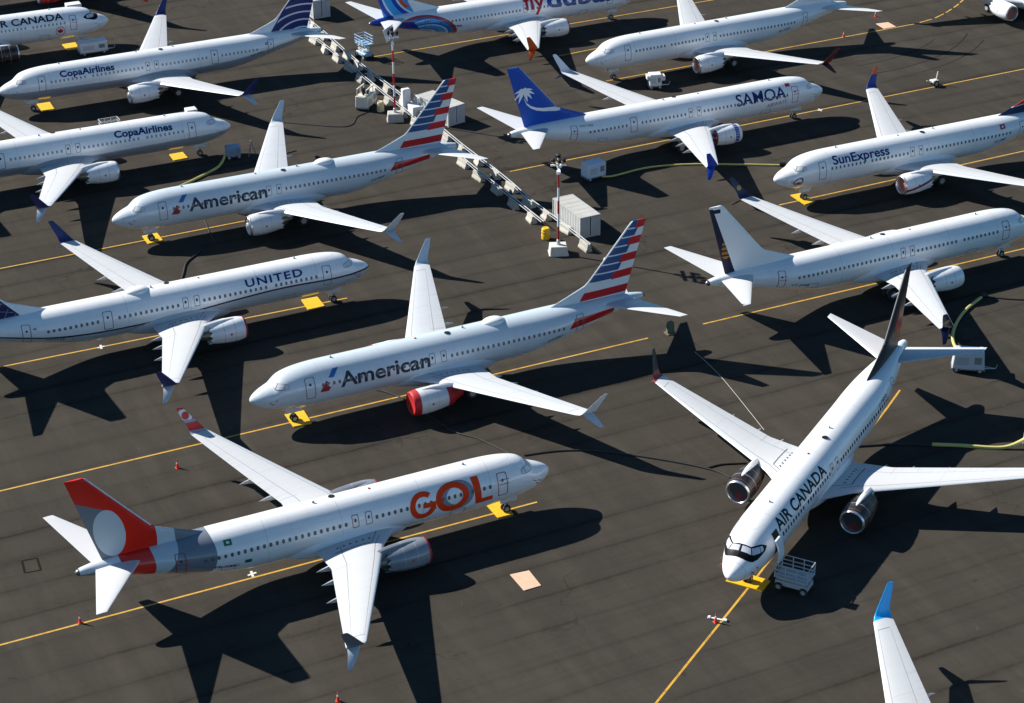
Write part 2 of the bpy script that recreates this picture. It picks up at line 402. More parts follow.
EX, EY, EZ = 12.98, 4.83, 1.78
def engine_meshes():
    if 'nac' in ME: return
    # cowl (material 0), closed at the back by chevrons
    b = MB(); prof = [(13.14, 1.045), (13.35, 1.10), (13.7, 1.155), (14.2, 1.175), (14.8, 1.155), (15.4, 1.09), (15.9, 1.01), (16.25, .95)]
    seg = 48; rings = []
    for x, r in prof: rings.append([Vector((-x, r * math.cos(2 * math.pi * k / seg), r * math.sin(2 * math.pi * k / seg) * (.97 if math.sin(2 * math.pi * k / seg) < 0 else 1))) for k in range(seg)])
    tip = []
    for k in range(seg):
        ph = (k % 4) / 4; d = .32 * (1 - abs(ph - .5) * 2); x = 16.3 + d; r = .94 - d * .10
        tip.append(Vector((-x, r * math.cos(2 * math.pi * k / seg), r * math.sin(2 * math.pi * k / seg))))
    rings.append(tip); rings.append([Vector((v.x + .02, v.y * .95, v.z * .95)) for v in tip]); rings.append([Vector((-15.6, .86 * math.cos(2 * math.pi * k / seg), .86 * math.sin(2 * math.pi * k / seg))) for k in range(seg)])
    b.loft(rings, cap=False); ME['nac'] = b.mesh('cowl', True, 50)
    b = MB(); b.lathe([(-13.16, 1.05), (-13.06, 1.025), (-12.99, .985), (-12.965, .945), (-12.99, .905), (-13.1, .875), (-13.4, .86), (-13.9, .88)], seg=48); ME['lip'] = b.mesh('inlet_lip', True, 80)
    b = MB(); b.lathe([(-13.78, .0), (-13.8, .12), (-13.95, .25), (-14.02, .30)], seg=24, mis=[1, 1, 1])
    for i in range(18):
        a = 2 * math.pi * i / 18; a2 = a + .30
        pts = [(-14.02 - .10, .27, a), (-14.02 + .05, .27, a2), (-14.02 + .02, .88, a2 + .12), (-14.02 - .12, .88, a + .05)]
        b.mi = 0; b.poly([(x, r * math.cos(t), r * math.sin(t)) for x, r, t in pts])
    b.mi = 0; b.lathe([(-14.2, .88), (-14.21, .0)], seg=32); ME['fan'] = b.mesh('fan', False)
    b = MB(); b.lathe([(-15.6, .62), (-16.4, .60), (-17.2, .44), (-17.22, .40), (-16.9, .36)], seg=28); b.lathe([(-16.8, .36), (-17.3, .28), (-17.8, .10), (-17.9, .0)], seg=28); b.lathe([(-15.7, .86), (-15.75, .6)], seg=28); ME['exh'] = b.mesh('exhaust', True, 60)
    b = MB(); b.lathe([(-13.02, .0), (-13.0, .5), (-12.955, .9), (-12.93, .99), (-12.99, 1.045), (-13.15, 1.085), (-13.55, 1.16), (-13.56, 1.12)], seg=48); ME['cover'] = b.mesh('inlet_cover', True, 60)
    b = MB(); b.lathe([(-13.15, 1.06), (-13.06, 1.05), (-12.98, 1.0), (-12.95, .95), (-12.98, .9), (-13.12, .865)], seg=48); b.lathe([(-13.11, .865), (-13.12, 0)], seg=48); ME['ringcover'] = b.mesh('inlet_cover', True, 60)
    b = MB(); b.lathe([(-16.2, .965), (-16.7, .90), (-17.1, .62), (-17.9, .30), (-17.95, .0)], seg=32); ME['rearcover'] = b.mesh('exhaust_cover', True, 60)
    b = MB(); b.lathe([(-13.45, .0), (-13.45, .86)], seg=40); ME['plug'] = b.mesh('inlet_plug', False)
    # pylon
    b = MB(); rings = []
    for x, z0, z1, w in ((13.75, 2.82, 2.93, .05), (14.2, 2.7, 3.04, .16), (15.0, 2.5, 3.10, .22), (15.9, 2.2, 3.05, .24), (16.6, 2.0, 2.98, .24), (17.3, 2.0, 2.75, .2), (18.6, 2.1, 2.5, .12), (19.6, 2.25, 2.42, .03)):
        rings.append([(-x, c * w, z0 - EZ + (z1 - z0) * t) for c, t in ((-1, 0), (-1, .6), (-.75, .9), (0, 1.0), (.75, .9), (1, .6), (1, 0))])
    b.loft(rings); ME['pylon'] = b.mesh('pylon', True, 40)

def decal(rows, name, closed=False):
    """grid of points -> sheet"""
    b = MB(); vr = [[b.bm.verts.new(p) for p in r] for r in rows]
    for a, c in zip(vr, vr[1:]):
        for k in range(len(a) - 1): b.bm.faces.new((a[k], a[k + 1], c[k + 1], c[k]))
    return b
def patch(name, x0, x1, t0, t1, nine, side, off, parent, m, nx=3, ny=3, thick=True):
    rows = [[surf(x0 + (x1 - x0) * i / nx, t0 + (t1 - t0) * j / ny, nine, off, side) for i in range(nx + 1)] for j in range(ny + 1)]
    b = decal(rows, name); return b.build(name, m, parent, smooth=True)
def ring_mesh(b, x0, x1, t0, t1, nine, side, off, w, cr=.16):
    """rounded outline drawn on the skin"""
    Rr = 1.9; zs = lambda t: t * math.pi / 180 * Rr
    n = []; X0, X1, Y0, Y1 = x0, x1, zs(t0), zs(t1)
    def rr(ins):
        o = []
        for cx, cy, a0 in ((X1 - cr, Y1 - cr, 0), (X0 + cr, Y1 - cr, 90), (X0 + cr, Y0 + cr, 180), (X1 - cr, Y0 + cr, 270)):
            for q in range(4):
                a = R(a0 + q * 30); o.append((cx + (cr - ins) * math.cos(a), cy + (cr - ins) * math.sin(a)))
        # subdivide long edges
        o2 = []
        for i in range(len(o)):
            p, q = o[i], o[(i + 1) % len(o)]; L = math.hypot(p[0] - q[0], p[1] - q[1]); k = max(1, int(L / .2))
            for s_ in range(k): o2.append((p[0] + (q[0] - p[0]) * s_ / k, p[1] + (q[1] - p[1]) * s_ / k))
        return o2
    A = rr(0); B = [(x + (0), y) for x, y in A]
    cxm, cym = (X0 + X1) / 2, (Y0 + Y1) / 2; sx = 1 - 2 * w / (X1 - X0); sy = 1 - 2 * w / (Y1 - Y0)
    B = [(cxm + (x - cxm) * sx, cym + (y - cym) * sy) for x, y in A]
    P = lambda p: surf(p[0], p[1] / Rr * 180 / math.pi, nine, off, side)
    va = [b.bm.verts.new(P(p)) for p in A]; vb = [b.bm.verts.new(P(p)) for p in B]; k = len(A)
    for i in range(k):
        f = b.bm.faces.new((va[i], va[(i + 1) % k], vb[(i + 1) % k], vb[i])); f.material_index = b.mi
    return [P(p) for p in B]
def window_mesh(x, nine, side, th=11.8, w=.235, h=.34, rel=True, off=.012):
    """rounded window set a centimetre proud of the skin"""
    b = MB(); hw, hh = w / 2, h / 2; cr = .09; pts = []
    for cx, cy, a0 in ((hw - cr, hh - cr, 0), (-hw + cr, hh - cr, 90), (-hw + cr, -hh + cr, 180), (hw - cr, -hh + cr, 270)):
        for q in range(3): a = R(a0 + q * 45); pts.append((cx + cr * math.cos(a), cy + cr * math.sin(a)))
    vs = [b.bm.verts.new(surf(x + u, th + math.degrees(v / 1.88), nine, off, side)) for u, v in pts]
    c = b.bm.verts.new(surf(x, th, nine, off + .004, side))
    for i in range(len(vs)): b.bm.faces.new((vs[i], vs[(i + 1) % len(vs)], c))
    if rel:
        for v in b.bm.verts: v.co.x -= OX - x
    return b.mesh('cabin_window', True, 60)

def text_bm(body, bold=.0, space=1.0):
    cu = bpy.data.curves.new('t', 'FONT'); cu.body = body; cu.offset = bold; cu.space_character = space; cu.resolution_u = 4
    o = bpy.data.objects.new('t', cu); C.objects.link(o); bpy.context.view_layer.update()
    ev = o.evaluated_get(bpy.context.evaluated_depsgraph_get()); me = bpy.data.meshes.new_from_object(ev)
    bm = bmesh.new(); bm.from_mesh(me); bpy.data.meshes.remove(me); bpy.data.objects.remove(o); bpy.data.curves.remove(cu); return bm
def lettering(body, xa, xb, th0, cap, nine, side, parent, m, bold=.02, space=1.0, slope=0.0, off=.011, name='lettering', slant=0.0):
    """xa = x under the first letter, xb = x under the last, th0 baseline angle, cap = cap height in metres"""
    bm = text_bm(body, bold, space); xs = [v.co.x for v in bm.verts]; x0, x1 = min(xs), max(xs); ks = cap / .729
    L = abs(xb - xa); sx = L / (x1 - x0)
    for v in bm.verts: v.co = ((v.co.x - x0) * sx, v.co.y * ks, 0)
    ylo, yhi = min(v.co.y for v in bm.verts), max(v.co.y for v in bm.verts)
    def cut(n, lo, hi, st):
        q = lo + st
        while q < hi:
            bmesh.ops.bisect_plane(bm, geom=bm.verts[:] + bm.edges[:] + bm.faces[:], plane_co=Vector(n) * q, plane_no=n); q += st
    cut((0, 1, 0), ylo, yhi, .11); cut((1, 0, 0), 0, L, .5)
    sg = 1 if xb > xa else -1
    for v in bm.verts:
        u, w = v.co.x, v.co.y; x = xa + sg * (u + slant * w)
        v.co = surf(x, th0 + slope * u / L + math.degrees(w / 1.9), nine, off, side)
    b = MB(); b.bm.free(); b.bm = bm
    me = bpy.data.meshes.new(name); bm.normal_update(); bm.to_mesh(me); bm.free()
    return link(name, me, parent, [m])

def cockpit(nine, side, parent, m, mask=None):
    # panes between the lower and upper edge of the glazing, from the centreline (th 90) round to the side
    lo = [(1.93, 88), (1.95, 75), (2.0, 60), (2.06, 47), (2.22, 38), (2.52, 29), (2.72, 25), (2.86, 24), (3.12, 24)]
    hi = [(2.34, 88.5), (2.35, 80), (2.37, 70), (2.40, 60), (2.55, 53), (2.78, 46), (2.92, 43), (3.02, 40.5), (3.2, 36)]
    groups = [(0, 3), (3, 6), (6, 8)]
    if mask:
        rows = []
        L2 = [(1.46, 90), (1.46, 75), (1.5, 58), (1.6, 43), (1.85, 30), (2.28, 20.5), (2.62, 18.5), (2.95, 18.5), (3.25, 20), (3.48, 25)]; H2 = [(2.40, 90), (2.41, 80), (2.43, 70), (2.47, 60.5), (2.62, 54.5), (2.84, 48), (3.0, 44.5), (3.12, 42), (3.32, 36.5), (3.6, 27)]
        for j in range(7): rows.append([surf(a[0] + (c[0] - a[0]) * j / 6, a[1] + (c[1] - a[1]) * j / 6, nine, .012, side) for a, c in zip(L2, H2)])
        decal(rows, 'm').build('cockpit_mask', mask, parent, smooth=True)
    def pt(fi, t, off):
        i = min(int(fi), 7); f = fi - i; a = [lo[i][q] + (lo[i + 1][q] - lo[i][q]) * f for q in (0, 1)]; c = [hi[i][q] + (hi[i + 1][q] - hi[i][q]) * f for q in (0, 1)]
        return surf(a[0] + (c[0] - a[0]) * t, a[1] + (c[1] - a[1]) * t, nine, off, side)
    for g0, g1 in groups:
        b = MB()
        for mi, (ins, lo_t, hi_t, off) in enumerate(((.03, .0, 1.0, .018), (.17, .09, .91, .034))):
            a0, a1 = g0 + ins, g1 - ins; n = 8; vr = [[b.bm.verts.new(pt(a0 + (a1 - a0) * i / n, lo_t + (hi_t - lo_t) * j / 5, off)) for i in range(n + 1)] for j in range(6)]
            for a, c in zip(vr, vr[1:]):
                for k in range(n): b.bm.faces.new((a[k], a[k + 1], c[k + 1], c[k])).material_index = mi
        b.build('cockpit_window', [mask if mask else M_FRAME, m], parent, smooth=True)

def wing_fn(p, x, y, z, tc):
    nt = p.nt; sp = nt.nodes.new('ShaderNodeSeparateXYZ'); nt.links.new(tc.outputs['UV'], sp.inputs[0]); u, v = X(nt, sp.outputs[0]), X(nt, sp.outputs[1])
    n = noise(nt, .9, 4, .6, sc=(.5, 2.2, 1)); p.over(n.ramp(.45, .75) * .25, (.46, .46, .46))
    dk = (.16, .17, .19); ya = v * 17
    out = ya > 2.6
    p.over(u < .075, (.50, .535, .57))
    p.over(out & (u.near(.15, .006)) & (ya < 16), dk)
    p.over(out & (u.near(.70, .006)) & (ya < 15.6), dk)
    gs = noise(nt, 1.0, 5, .65, sc=(.5, 4.0, 1)); p.over(gs.ramp(.5, .75) * u.ramp(.55, 1.0) * .5, (.33, .33, .33))
    p.over((ya.near(9.6, .03)) & (u > .15) & (u < .70), (.44, .45, .46))
    p.over((ya.near(5.6, .03)) & (u > .62), (.34, .35, .37)); p.over((ya.near(15.8, .03)) & (u > .15) & (u < .70), dk); p.over((ya.near(11.3, .02)) & (u > .70), (.42, .43, .44))
    p.over((u.near(.62, .004)) & (ya > 5.5) & (ya < 11.2), (.45, .46, .48))
    # walkway outline and hand-lettered dashes near the body
    p.over(((ya.near(3.35, .05)) | (u.near(.22, .007))) & (ya < 3.4) & (ya > 1.8) & (u > .215) & (u < .8), (.08, .085, .09))
    p.over((ya.near(2.75, .10)) & (u > .25) & (u < .78) & ((u * 11).fract() < .35), (.06, .065, .07))
    p.over((ya < 16) & (ya > 3.8) & ((ya / 1.55).fract() < .014) & (u > .15) & (u < .70), (.47, .48, .49))
def belly_fn(p, x, y, z, tc): pass
M_WING = mat('wing_paint', GREYW, .38, spec=.4, fn=wing_fn)
M_WINGS = mat('wing_paint_silver', (.55, .57, .59), .38, spec=.4, fn=wing_fn)
M_TAILP = mat('tailplane_paint', (.54, .55, .56), .38, dirt=.08)

# ---------------------------------------------------------------- liveries (formulas in metres from the nose)
def curve_z(p, x, pts):
    n = p.nt.nodes.new('ShaderNodeFloatCurve'); c = n.mapping.curves[0]
    while len(c.points) < len(pts): c.points.new(.5, .5)
    for q, (a, b) in zip(c.points, pts): q.location = (a / 45, b / 10)
    n.mapping.update(); p.nt.links.new((x / 45.0).v, n.inputs['Value']); return X(p.nt, n.outputs[0]) * 10.0
def panel_lines(p, xn, y, z, tc):
    n = noise(p.nt, .7, 5, .6, sc=(1, .6, .5)); p.over(n.ramp(.5, .78) * .12, (.46, .47, .48))
    st = noise(p.nt, 1.0, 5, .65, sc=(.25, 1.0, 3.2)); p.over(st.ramp(.52, .8) * .16, (.40, .40, .40))
    gr = noise(p.nt, 1.0, 5, .7, sc=(1.1, .3, .35)); p.over((2.25 - z).ramp(0, .9) * gr.ramp(.35, .7) * .40, (.30, .29, .28))
    for xx in (1.02, 6.0, 11.9, 18.6, 24.6): p.over(xn.near(xx, .018), (.50, .52, .54))
    k = xn * .62; p.over(((k.fract() - .5).abs() > .490) * .22, (.45, .47, .50))
    for zz in (2.35, 3.25, 4.50, 5.12): p.over((z.near(zz, .014)) * .28, (.45, .47, .50))
def fus_livery(kind, nine):
    def fn(p, x, y, z, tc):
        xn = OX - x; xt = xn - (2.64 if nine else 0.0)
        panel_lines(p, xn, y, z, tc)
        if kind == 'stripes':
            p.over((xn > 30.1 + (z - 3.6) * .75) & (z < 4.48 + (xn - 30.7) * -.01) & (z > 3.60 + (xn - 30.1) * .05) & (xn < 35.1), (.46, .008, .014))
        if kind == 'darkline':
            c = curve_z(p, xn, [(0, 3.1), (4.4, 3.3), (9.5, 3.45), (14.5, 3.22), (19.1, 2.88), (24.2, 2.68), (30.4, 2.98), (36.3, 3.95), (42, 5)])
            p.over(z < c, (.44, .47, .50)); p.over(z.near(c, .085), (.012, .014, .04))
        if kind == 'greybelly':
            c = curve_z(p, xn, [(0, 2.75), (4.3, 2.88), (14, 2.72), (23.5, 2.62), (31, 3.15), (36, 3.9), (42, 4.6)])
            p.over(z < c, (.27, .29, .33)); p.over(z.near(c + .06, .03), (.10, .11, .16))
        if kind == 'redgrey':
            wz = z - 4.3
            xf = 28.55 + wz * wz * .16; xb = 31.25 + (4.97 - z) * .55 + wz * wz * .12; xr = 33.1 + wz * wz * .15; xe = 35.35 + wz * .25
            p.over(xn > xf, (.16, .185, .225)); p.over(xn > xb, (.50, .55, .60)); p.over(xn > xr, (.70, .016, .006)); p.over(xn > xe, (.62, .65, .68)); p.over((xn > xe) & (z < 4.5), (.2, .22, .26))
            p.over((z < 1.75) & (xn < 28), (.62, .64, .67))
        if kind == 'swirl':
            xs = xt; ex = (xs - 32.0) / 4.7; ez = (z - 2.0) / 2.95; e = (ex * ex + ez * ez).sqrt(); fr = ((e + (xs - 30) * .05) * 4.3).fract()
            inn = (e < 1.02) & (xs > 27) & (z < 5.2)
            p.over(inn, (.03, .28, .60)); p.over(inn & (fr < .3), (.02, .13, .42)); p.over(inn & (fr > .80), (.42, .64, .78))
            p.over(inn & (e > .93) & (xs < 34.4), (.48, .035, .015)); p.over(inn & (e > .88) & (e < .93), (.05, .14, .45))
            p.over((xs > 32.4 + (z - 3.4) * .8) & (z < 4.45 + (xs - 33.5) * .05), (.006, .035, .27)); p.over(xs > 35.6, (.006, .035, .27))
        p.over((xt > 38.52) & (z < 9), (.07, .065, .06))
    return fn
def fin_livery(kind, nine):
    def fn(p, x, y, z, tc):
        xn = OX - x - (2.64 if nine else 0.0)
        if kind == 'stripes':
            r = (12.27 - z) / .768; k = r.floor(); fr = r.fract(); bnd = 37.98 - (12.25 - z) * .535; even = (k.mod(2.0)) < .5
            red = even & (fr < .98); s = z > 5.3
            p.over(s & (z < 12.26), (.62, .64, .66))
            p.over(s & (k < 8.5) & red & (k > 7.5) | (s & red & (xn > bnd) & (k < 7.5)), (.46, .008, .014))
            p.over(s & (k < 6.5) & (xn < bnd) & (fr < .84), (.008, .062, .20))
            p.over((xn > bnd + .0) & s & (k < 6.5) & (fr < .84) & (xn < bnd + (fr * .0) + .35) & even.inv(), (.008, .062, .20))
            p.over((xn < 28.9 + (z - 5.36) * 2.55 + .05) & (z < 6.75), (.62, .64, .66))
            p.over((xn < 32.65 + (z - 6.8) * .868 + .09) & (z > 6.6), (.70, .71, .72))
            p.over((xn < 31.75 + (z - 5.19) * .67) & (z < 6.7), SILVER)
        if kind == 'redgrey':
            q = (xn - 36.0 - (z - 7.25) * .10) * 1.78; d = (q * q + (z - 7.25) * (z - 7.25)).sqrt()
            p.over(z > 4, (.72, .016, .006)); p.over((xn > 36.1) & (z < 9.26 + (xn - 36.12) * .47), (.16, .185, .225)); p.over(d < 2.03, (.50, .56, .61))
            p.over((d > 2.03) & (z < 7.2) & (xn > 36.6), (.16, .185, .225))
            p.over(xn < 32.55 + (z - 6) * (z - 6) * .1, (.56, .60, .64)); p.over(xn < 31.2, (.17, .195, .235)); p.over(xn < 28.7, WHITE)
            p.over((xn < 32.87 + (z - 7.1) * .862 + .13) & (z > 7.05), (.62, .63, .64))
        if kind == 'rings':
            p.over((xn > 31.77 + (z - 5.19) * .70), (.010, .018, .13))
            d = ((xn - 35.9) * (xn - 35.9) * .62 + (z - 3.4) * (z - 3.4)).sqrt(); f = (d / .98 + .12).fract()
            p.over((xn > 31.9 + (z - 5.19) * .74) & (f < .20) & (d < 6.0), (.62, .63, .68))
            p.over((xn < 32.87 + (z - 7.1) * .862 + .13) & (z > 7.05), (.62, .63, .66))
        if kind == 'bluepalm':
            p.over(z > 4.95, (.003, .065, .40)); p.over((xn < 32.87 + (z - 7.1) * .862 + .12) & (z > 7.0), (.35, .40, .55))
        if kind == 'darkband':
            p.over((xn > 35.62 + (z - 5.0) * .395) & (z < 12.05), (.008, .012, .04)); p.over((xn > 37.6) & (z > 11.55) & (z < 11.95), (.008, .012, .04))
            dd = (xn - 36.75).abs() * .8 + (z - 7.75).abs(); p.over((dd < 1.15) & (xn > 35.62 + (z - 5.0) * .395) & ((z * 2.1).fract() < .62) & (xn < 37.2), (.42, .16, .03))
        if kind == 'navyred':
            p.over(z > 5.15, NAVY); p.over(z > 6.0 + (xn - 30.2) * .13, (.48, .03, .02)); p.over(z.near(6.0 + (xn - 30.2) * .13, .035), (.7, .7, .7)); p.over(z > 7.3 + (xn - 32) * .2, (.55, .2, .02))
        if kind == 'blackleaf':
            p.over(z > 4.9, (.010, .010, .012)); d = ((xn - 36.3).abs() * 1.1 + (z - 7.6).abs() * .8); an = ((xn - 36.3) * 7).sin() * .25
            p.over(d + an < 1.35, (.42, .02, .02)); p.over((xn < 32.87 + (z - 7.1) * .862 + .10) & (z > 7.0), (.14, .14, .15))
        if kind == 'navyglobe':
            p.over((xn > 31.5 + (z - 5.4) * .9), (.010, .016, .09)); g = ((xn + z * .5) * 1.1).fract() < .07; h = ((z - xn * .25) * 1.3).fract() < .08; p.over((xn > 31.7 + (z - 5.4) * .9) & (g | h), (.25, .22, .2))
        if kind == 'swirl':
            p.over(z > 4.9, (.03, .30, .66)); d = ((xn - 31.0) * (xn - 31.0) + (z - 9.3) * (z - 9.3)).sqrt(); f = (d * .62 + .15).fract()
            p.over((f < .32), (.008, .05, .36)); p.over((f > .86), (.52, .66, .76)); p.over(d.near(4.1, .22) & (z > 6.0), (.55, .07, .012)); p.over((xn < 33.2 + (z - 6.4) * .5), WHITE)
    return fn
def nac_fn(kind):
    def fn(p, x, y, z, tc):
        xn = 0 - x
        p.over(xn.near(14.15, .018) | xn.near(15.2, .018), (.42, .43, .45))
        p.over((z < -.30) & (z > -.33) & (xn > 13.3), (.45, .46, .48))
        if kind == 'blueband': p.over((xn > 13.42) & (xn < 13.95), (.03, .06, .30)); p.over((xn > 13.5) & (xn < 13.85) & ((z * 3.1 + y * 2.0).fract() < .3), (.5, .5, .6)); p.over(xn > 16.15, (.25, .03, .04))
        if kind == 'swoosh': p.over((z < -.05 + (xn - 14) * .22) & (z > -.35 + (xn - 14) * .24), (.30, .02, .05)); p.over((z < -.10 + (xn - 14) * .23) & (z > -.23 + (xn - 14) * .235), (.05, .03, .14))
        if kind == 'dark': p.over(((xn * 1.35).fract() < .05) | (z.near(.45, .03)) | (z.near(-.3, .03)), (.20, .09, .05)); n = noise(p.nt, 3, 3); p.over(n.ramp(.58, .68) * .35, (.09, .08, .075))
        q = ((y - .98).abs() < .3) & xn.near(14.6, .10) & z.near(.1, .10); p.over(q | (((y + .98).abs() < .3) & xn.near(14.6, .10) & z.near(.1, .10)), (.40, .07, .07))
    return fn

def col_mat(name, c, rough=.35, **k): return mat(name, c, rough, **k)
M_WLGREY = col_mat('winglet_grey', (.42, .50, .58)); M_WLNAVY = col_mat('winglet_navy', (.012, .02, .11)); M_WLWHITE = col_mat('winglet_white', (.66, .68, .70))
M_WLSLATE = col_mat('winglet_slate', (.10, .12, .15)); M_WLLIGHT = col_mat('winglet_lightgrey', (.50, .54, .58))
def wl_red(p, x, y, z, tc):
    d = ((x + 6.55) * (x + 6.55) + (z - 5.35) * (z - 5.35)).sqrt(); p.over((d > .32) & (d < .60) & (z > 5.0), (.72, .74, .76)); p.over(((z > 4.78) & (z < 5.0)), (.28, .33, .40)); p.over(z > 5.85, (.50, .02, .02)); p.over(z < 4.15, (.28, .33, .40))
M_WLRED = mat('winglet_red', (.58, .03, .015), .35, fn=wl_red)
def wl_yel(p, x, y, z, tc): d = ((x + 6.25) * (x + 6.25) + (z - 4.95) * (z - 4.95)).sqrt(); p.over(d < .25, (.42, .24, .02))
M_WLYEL = mat('winglet_navy_disc', (.010, .014, .05), .35, fn=wl_yel)
def wl_or(p, x, y, z, tc): p.over(z > 5.35, (.62, .10, .015))
M_WLOR = mat('winglet_blue_orange', (.012, .03, .22), .35, fn=wl_or)
M_WLDRED = col_mat('winglet_darkred', (.10, .012, .015)); M_WLBLUE = col_mat('winglet_blue', (.012, .06, .42)); M_WLORG = col_mat('winglet_orange', (.62, .09, .012)); M_WLSKY = col_mat('winglet_skyblue', (.010, .38, .85))
def wl_ac(p, x, y, z, tc): p.over(z < 4.5, (.22, .015, .015))
M_WLAC = mat('winglet_black_red', (.012, .012, .014), .35, fn=wl_ac)
M_WLBRIGHT = col_mat('winglet_brightred', (.62, .03, .02))

def tyre(b, c, r, w):
    b.mi = 0; b.lathe([(-w / 2, r * .55), (-w / 2, r * .88), (-w * .32, r), (w * .32, r), (w / 2, r * .88), (w / 2, r * .55)], 'Y', c, 20)
    b.mi = 1; b.lathe([(-w * .42, 0), (-w * .44, r * .55)], 'Y', c, 16); b.lathe([(w * .42, 0), (w * .44, r * .55)], 'Y', c, 16)
def wheel_mesh(r, w):
    k = ('wheel', r, w)
    if k in ME: return ME[k]
    b = MB(); tyre(b, (0, 0, 0), r, w); ME[k] = b.mesh('wheel', True, 40); return ME[k]

def airliner(label, loc, h, nine=False, livery=None, fin='white', base=WHITE, finbase=None, wing=None, wl=None, vis=('L',), engine='white', lip='metal', cover=None, eng_in='rotor', text=None, hump=None, winmat=None, doorm=None, mask=None, dooropen=False, skip=(), pitch=0.0, roll=0.0):
    X0, Y0 = loc; ca, sa = math.cos(h), math.sin(h)
    t = thing('airliner', label, 'airplane', (X0 + OX * ca, Y0 + OX * sa, 0), h + math.pi, 'parked airliners')
    t.rotation_euler = (roll, pitch, h + math.pi); t.location.z = -1.5 * pitch
    dx = 1.57 if nine else 0.0; dt = 2.64 if nine else 0.0
    tone = random.uniform(.97, 1.02); base = tuple(min(.85, c * tone) for c in base)
    fm = mat('fuselage_%s_%s_%d' % (livery, nine, int(base[0] * 1000)), base, .30, fn=fus_livery(livery, nine), coat=.6)
    fus = link('fuselage', fuselage_mesh(nine), t, [fm])
    bc = {'greybelly': (.27, .29, .33), 'darkline': (.44, .47, .50)}.get(livery, base)
    bf = link('belly_fairing', belly_mesh(), t, [mat('belly_%d' % int(bc[0] * 1000), bc, .35, dirt=.12)]); bf.location.x = -dx
    fb = finbase or base
    fo = link('tail_fin', fin_mesh(nine), t, [mat('fin_%s_%s_%d' % (fin, nine, int(fb[0] * 1000)), fb, .45, spec=.3, fn=fin_livery(fin, nine), coat=.06)])
    if fin == 'bluepalm':
        b = MB()
        def q(x, z, s): return (OX - x - dt, s * (fin_t(x, z) + .02), z)
        for s in (1, -1):
            tr = [(36.87, 9.3), (36.8, 8.5), (36.5, 7.85), (36.0, 7.4), (35.3, 7.08), (34.5, 6.9), (33.7, 6.82), (32.95, 6.72), (32.35, 6.6)]; wd_ = [.06, .08, .11, .14, .17, .20, .23, .25, .1]
            for (a, wa), (c, wc) in zip(zip(tr, wd_), list(zip(tr, wd_))[1:]): b.poly([q(a[0], a[1] + wa, s), q(c[0], c[1] + wc, s), q(c[0], c[1] - wc, s), q(a[0], a[1] - wa, s)])
            for an, ln in ((158, 1.05), (120, .95), (75, 1.0), (35, 1.15), (5, 1.15), (-25, .95), (200, 1.0), (235, .95), (-60, .8)):
                c0 = (36.85, 9.35); prev = None
                for k in range(6):
                    f = k / 5; aa = R(an) ; px = c0[0] - 1.12 * ln * f * math.cos(aa); pz = c0[1] + ln * f * math.sin(aa) - .55 * f * f; wv = .34 * math.sin(math.pi * (f * .85 + .12)); nx, nz = math.sin(aa), math.cos(aa)
                    cur = (q(px + nx * wv * .5, pz + nz * wv * .5, s), q(px - nx * wv * .5, pz - nz * wv * .5, s))
                    if prev: b.poly([prev[0], cur[0], cur[1], prev[1]])
                    prev = cur
        b.build('palm_emblem', mat('emblem_white', (.72, .75, .80), .4), fo)
    wm = wing or M_WING
    for s in (1, -1):
        w = link('wing', wing_mesh(s), t, [wm]); w.location.x = -dx
        wi, wo, wli = wl or (M_WLWHITE, M_WLWHITE, M_WLWHITE)
        link('winglet', winglet_mesh(s, True), w, [wi, wo]); link('winglet', winglet_mesh(s, False), w, [wli, wli])
        for y, L0, L1, r in ((4.5, 2.2, .95, .30), (6.7, 2.1, .95, .28), (9.4, 1.7, .8, .24)): link('flap_fairing', fairing_mesh(s, y, L0, L1, r), w, [wm if wm is not M_WING else M_TAILP])
        if ('L' if s == 1 else 'R') not in skip:
            e = bpy.data.objects.new('engine', None); C.objects.link(e); e.parent = t; e.location = (OX - dx, s * EY, EZ); e.empty_display_size = .3
            engine_meshes()
            nm = {'white': mat('cowl_white', WHITE, .32, fn=nac_fn('plain'), coat=.6), 'grey': mat('cowl_grey', (.22, .245, .28), .32, fn=nac_fn('plain'), coat=.6), 'silver': mat('cowl_silver', (.62, .64, .66), .32, fn=nac_fn('plain'), coat=.6), 'dark': mat('cowl_dark', (.014, .012, .012), .4, fn=nac_fn('dark')), 'blueband': mat('cowl_blueband', WHITE, .32, fn=nac_fn('blueband')), 'swoosh': mat('cowl_swoosh', WHITE, .32, fn=nac_fn('swoosh')), 'red': mat('cowl_red', (.55, .03, .02), .4, fn=nac_fn('plain'))}[engine]
            link('cowl', ME['nac'], e, [nm])
            link('inlet_lip', ME['lip'], e, [M_CHROME if lip == 'metal' else nm])
            link('fan', ME['fan'], e, [mat('fan_blade', (.05, .055, .065), .35, .6), mat('spinner', (.25, .25, .26), .4)])
            link('exhaust', ME['exh'], e, [M_TITAN])
            link('pylon', ME['pylon'], e, [mat('pylon_white', (.72, .73, .75), .4, dirt=.1) if engine != 'grey' else nm])
            if cover == 'full': link('inlet_cover', ME['cover'], e, [M_REDC]); link('exhaust_cover', ME['rearcover'], e, [M_REDC])
            if cover == 'ring': link('inlet_cover', ME['ringcover'], e, [M_REDC])
            if eng_in == 'plug': link('inlet_plug', ME['plug'], e, [mat('plug_brown', (.36, .13, .10), .6, dirt=.5, dscale=2.5)])
            if eng_in == 'redpatch':
                b = MB(); b.lathe([(-13.4, .0), (-13.4, .862)], 'X', (0, 0, 0), 36); b.build('inlet_plug', mat('plug_slate', (.035, .037, .045), .5), e); b = MB(); b.lathe([(-13.36, .30), (-13.34, .0)], 'X', (0, .05, -.50), 12); b.build('warning_flag', mat('flag_cloth', (.20, .015, .015), .7), e)
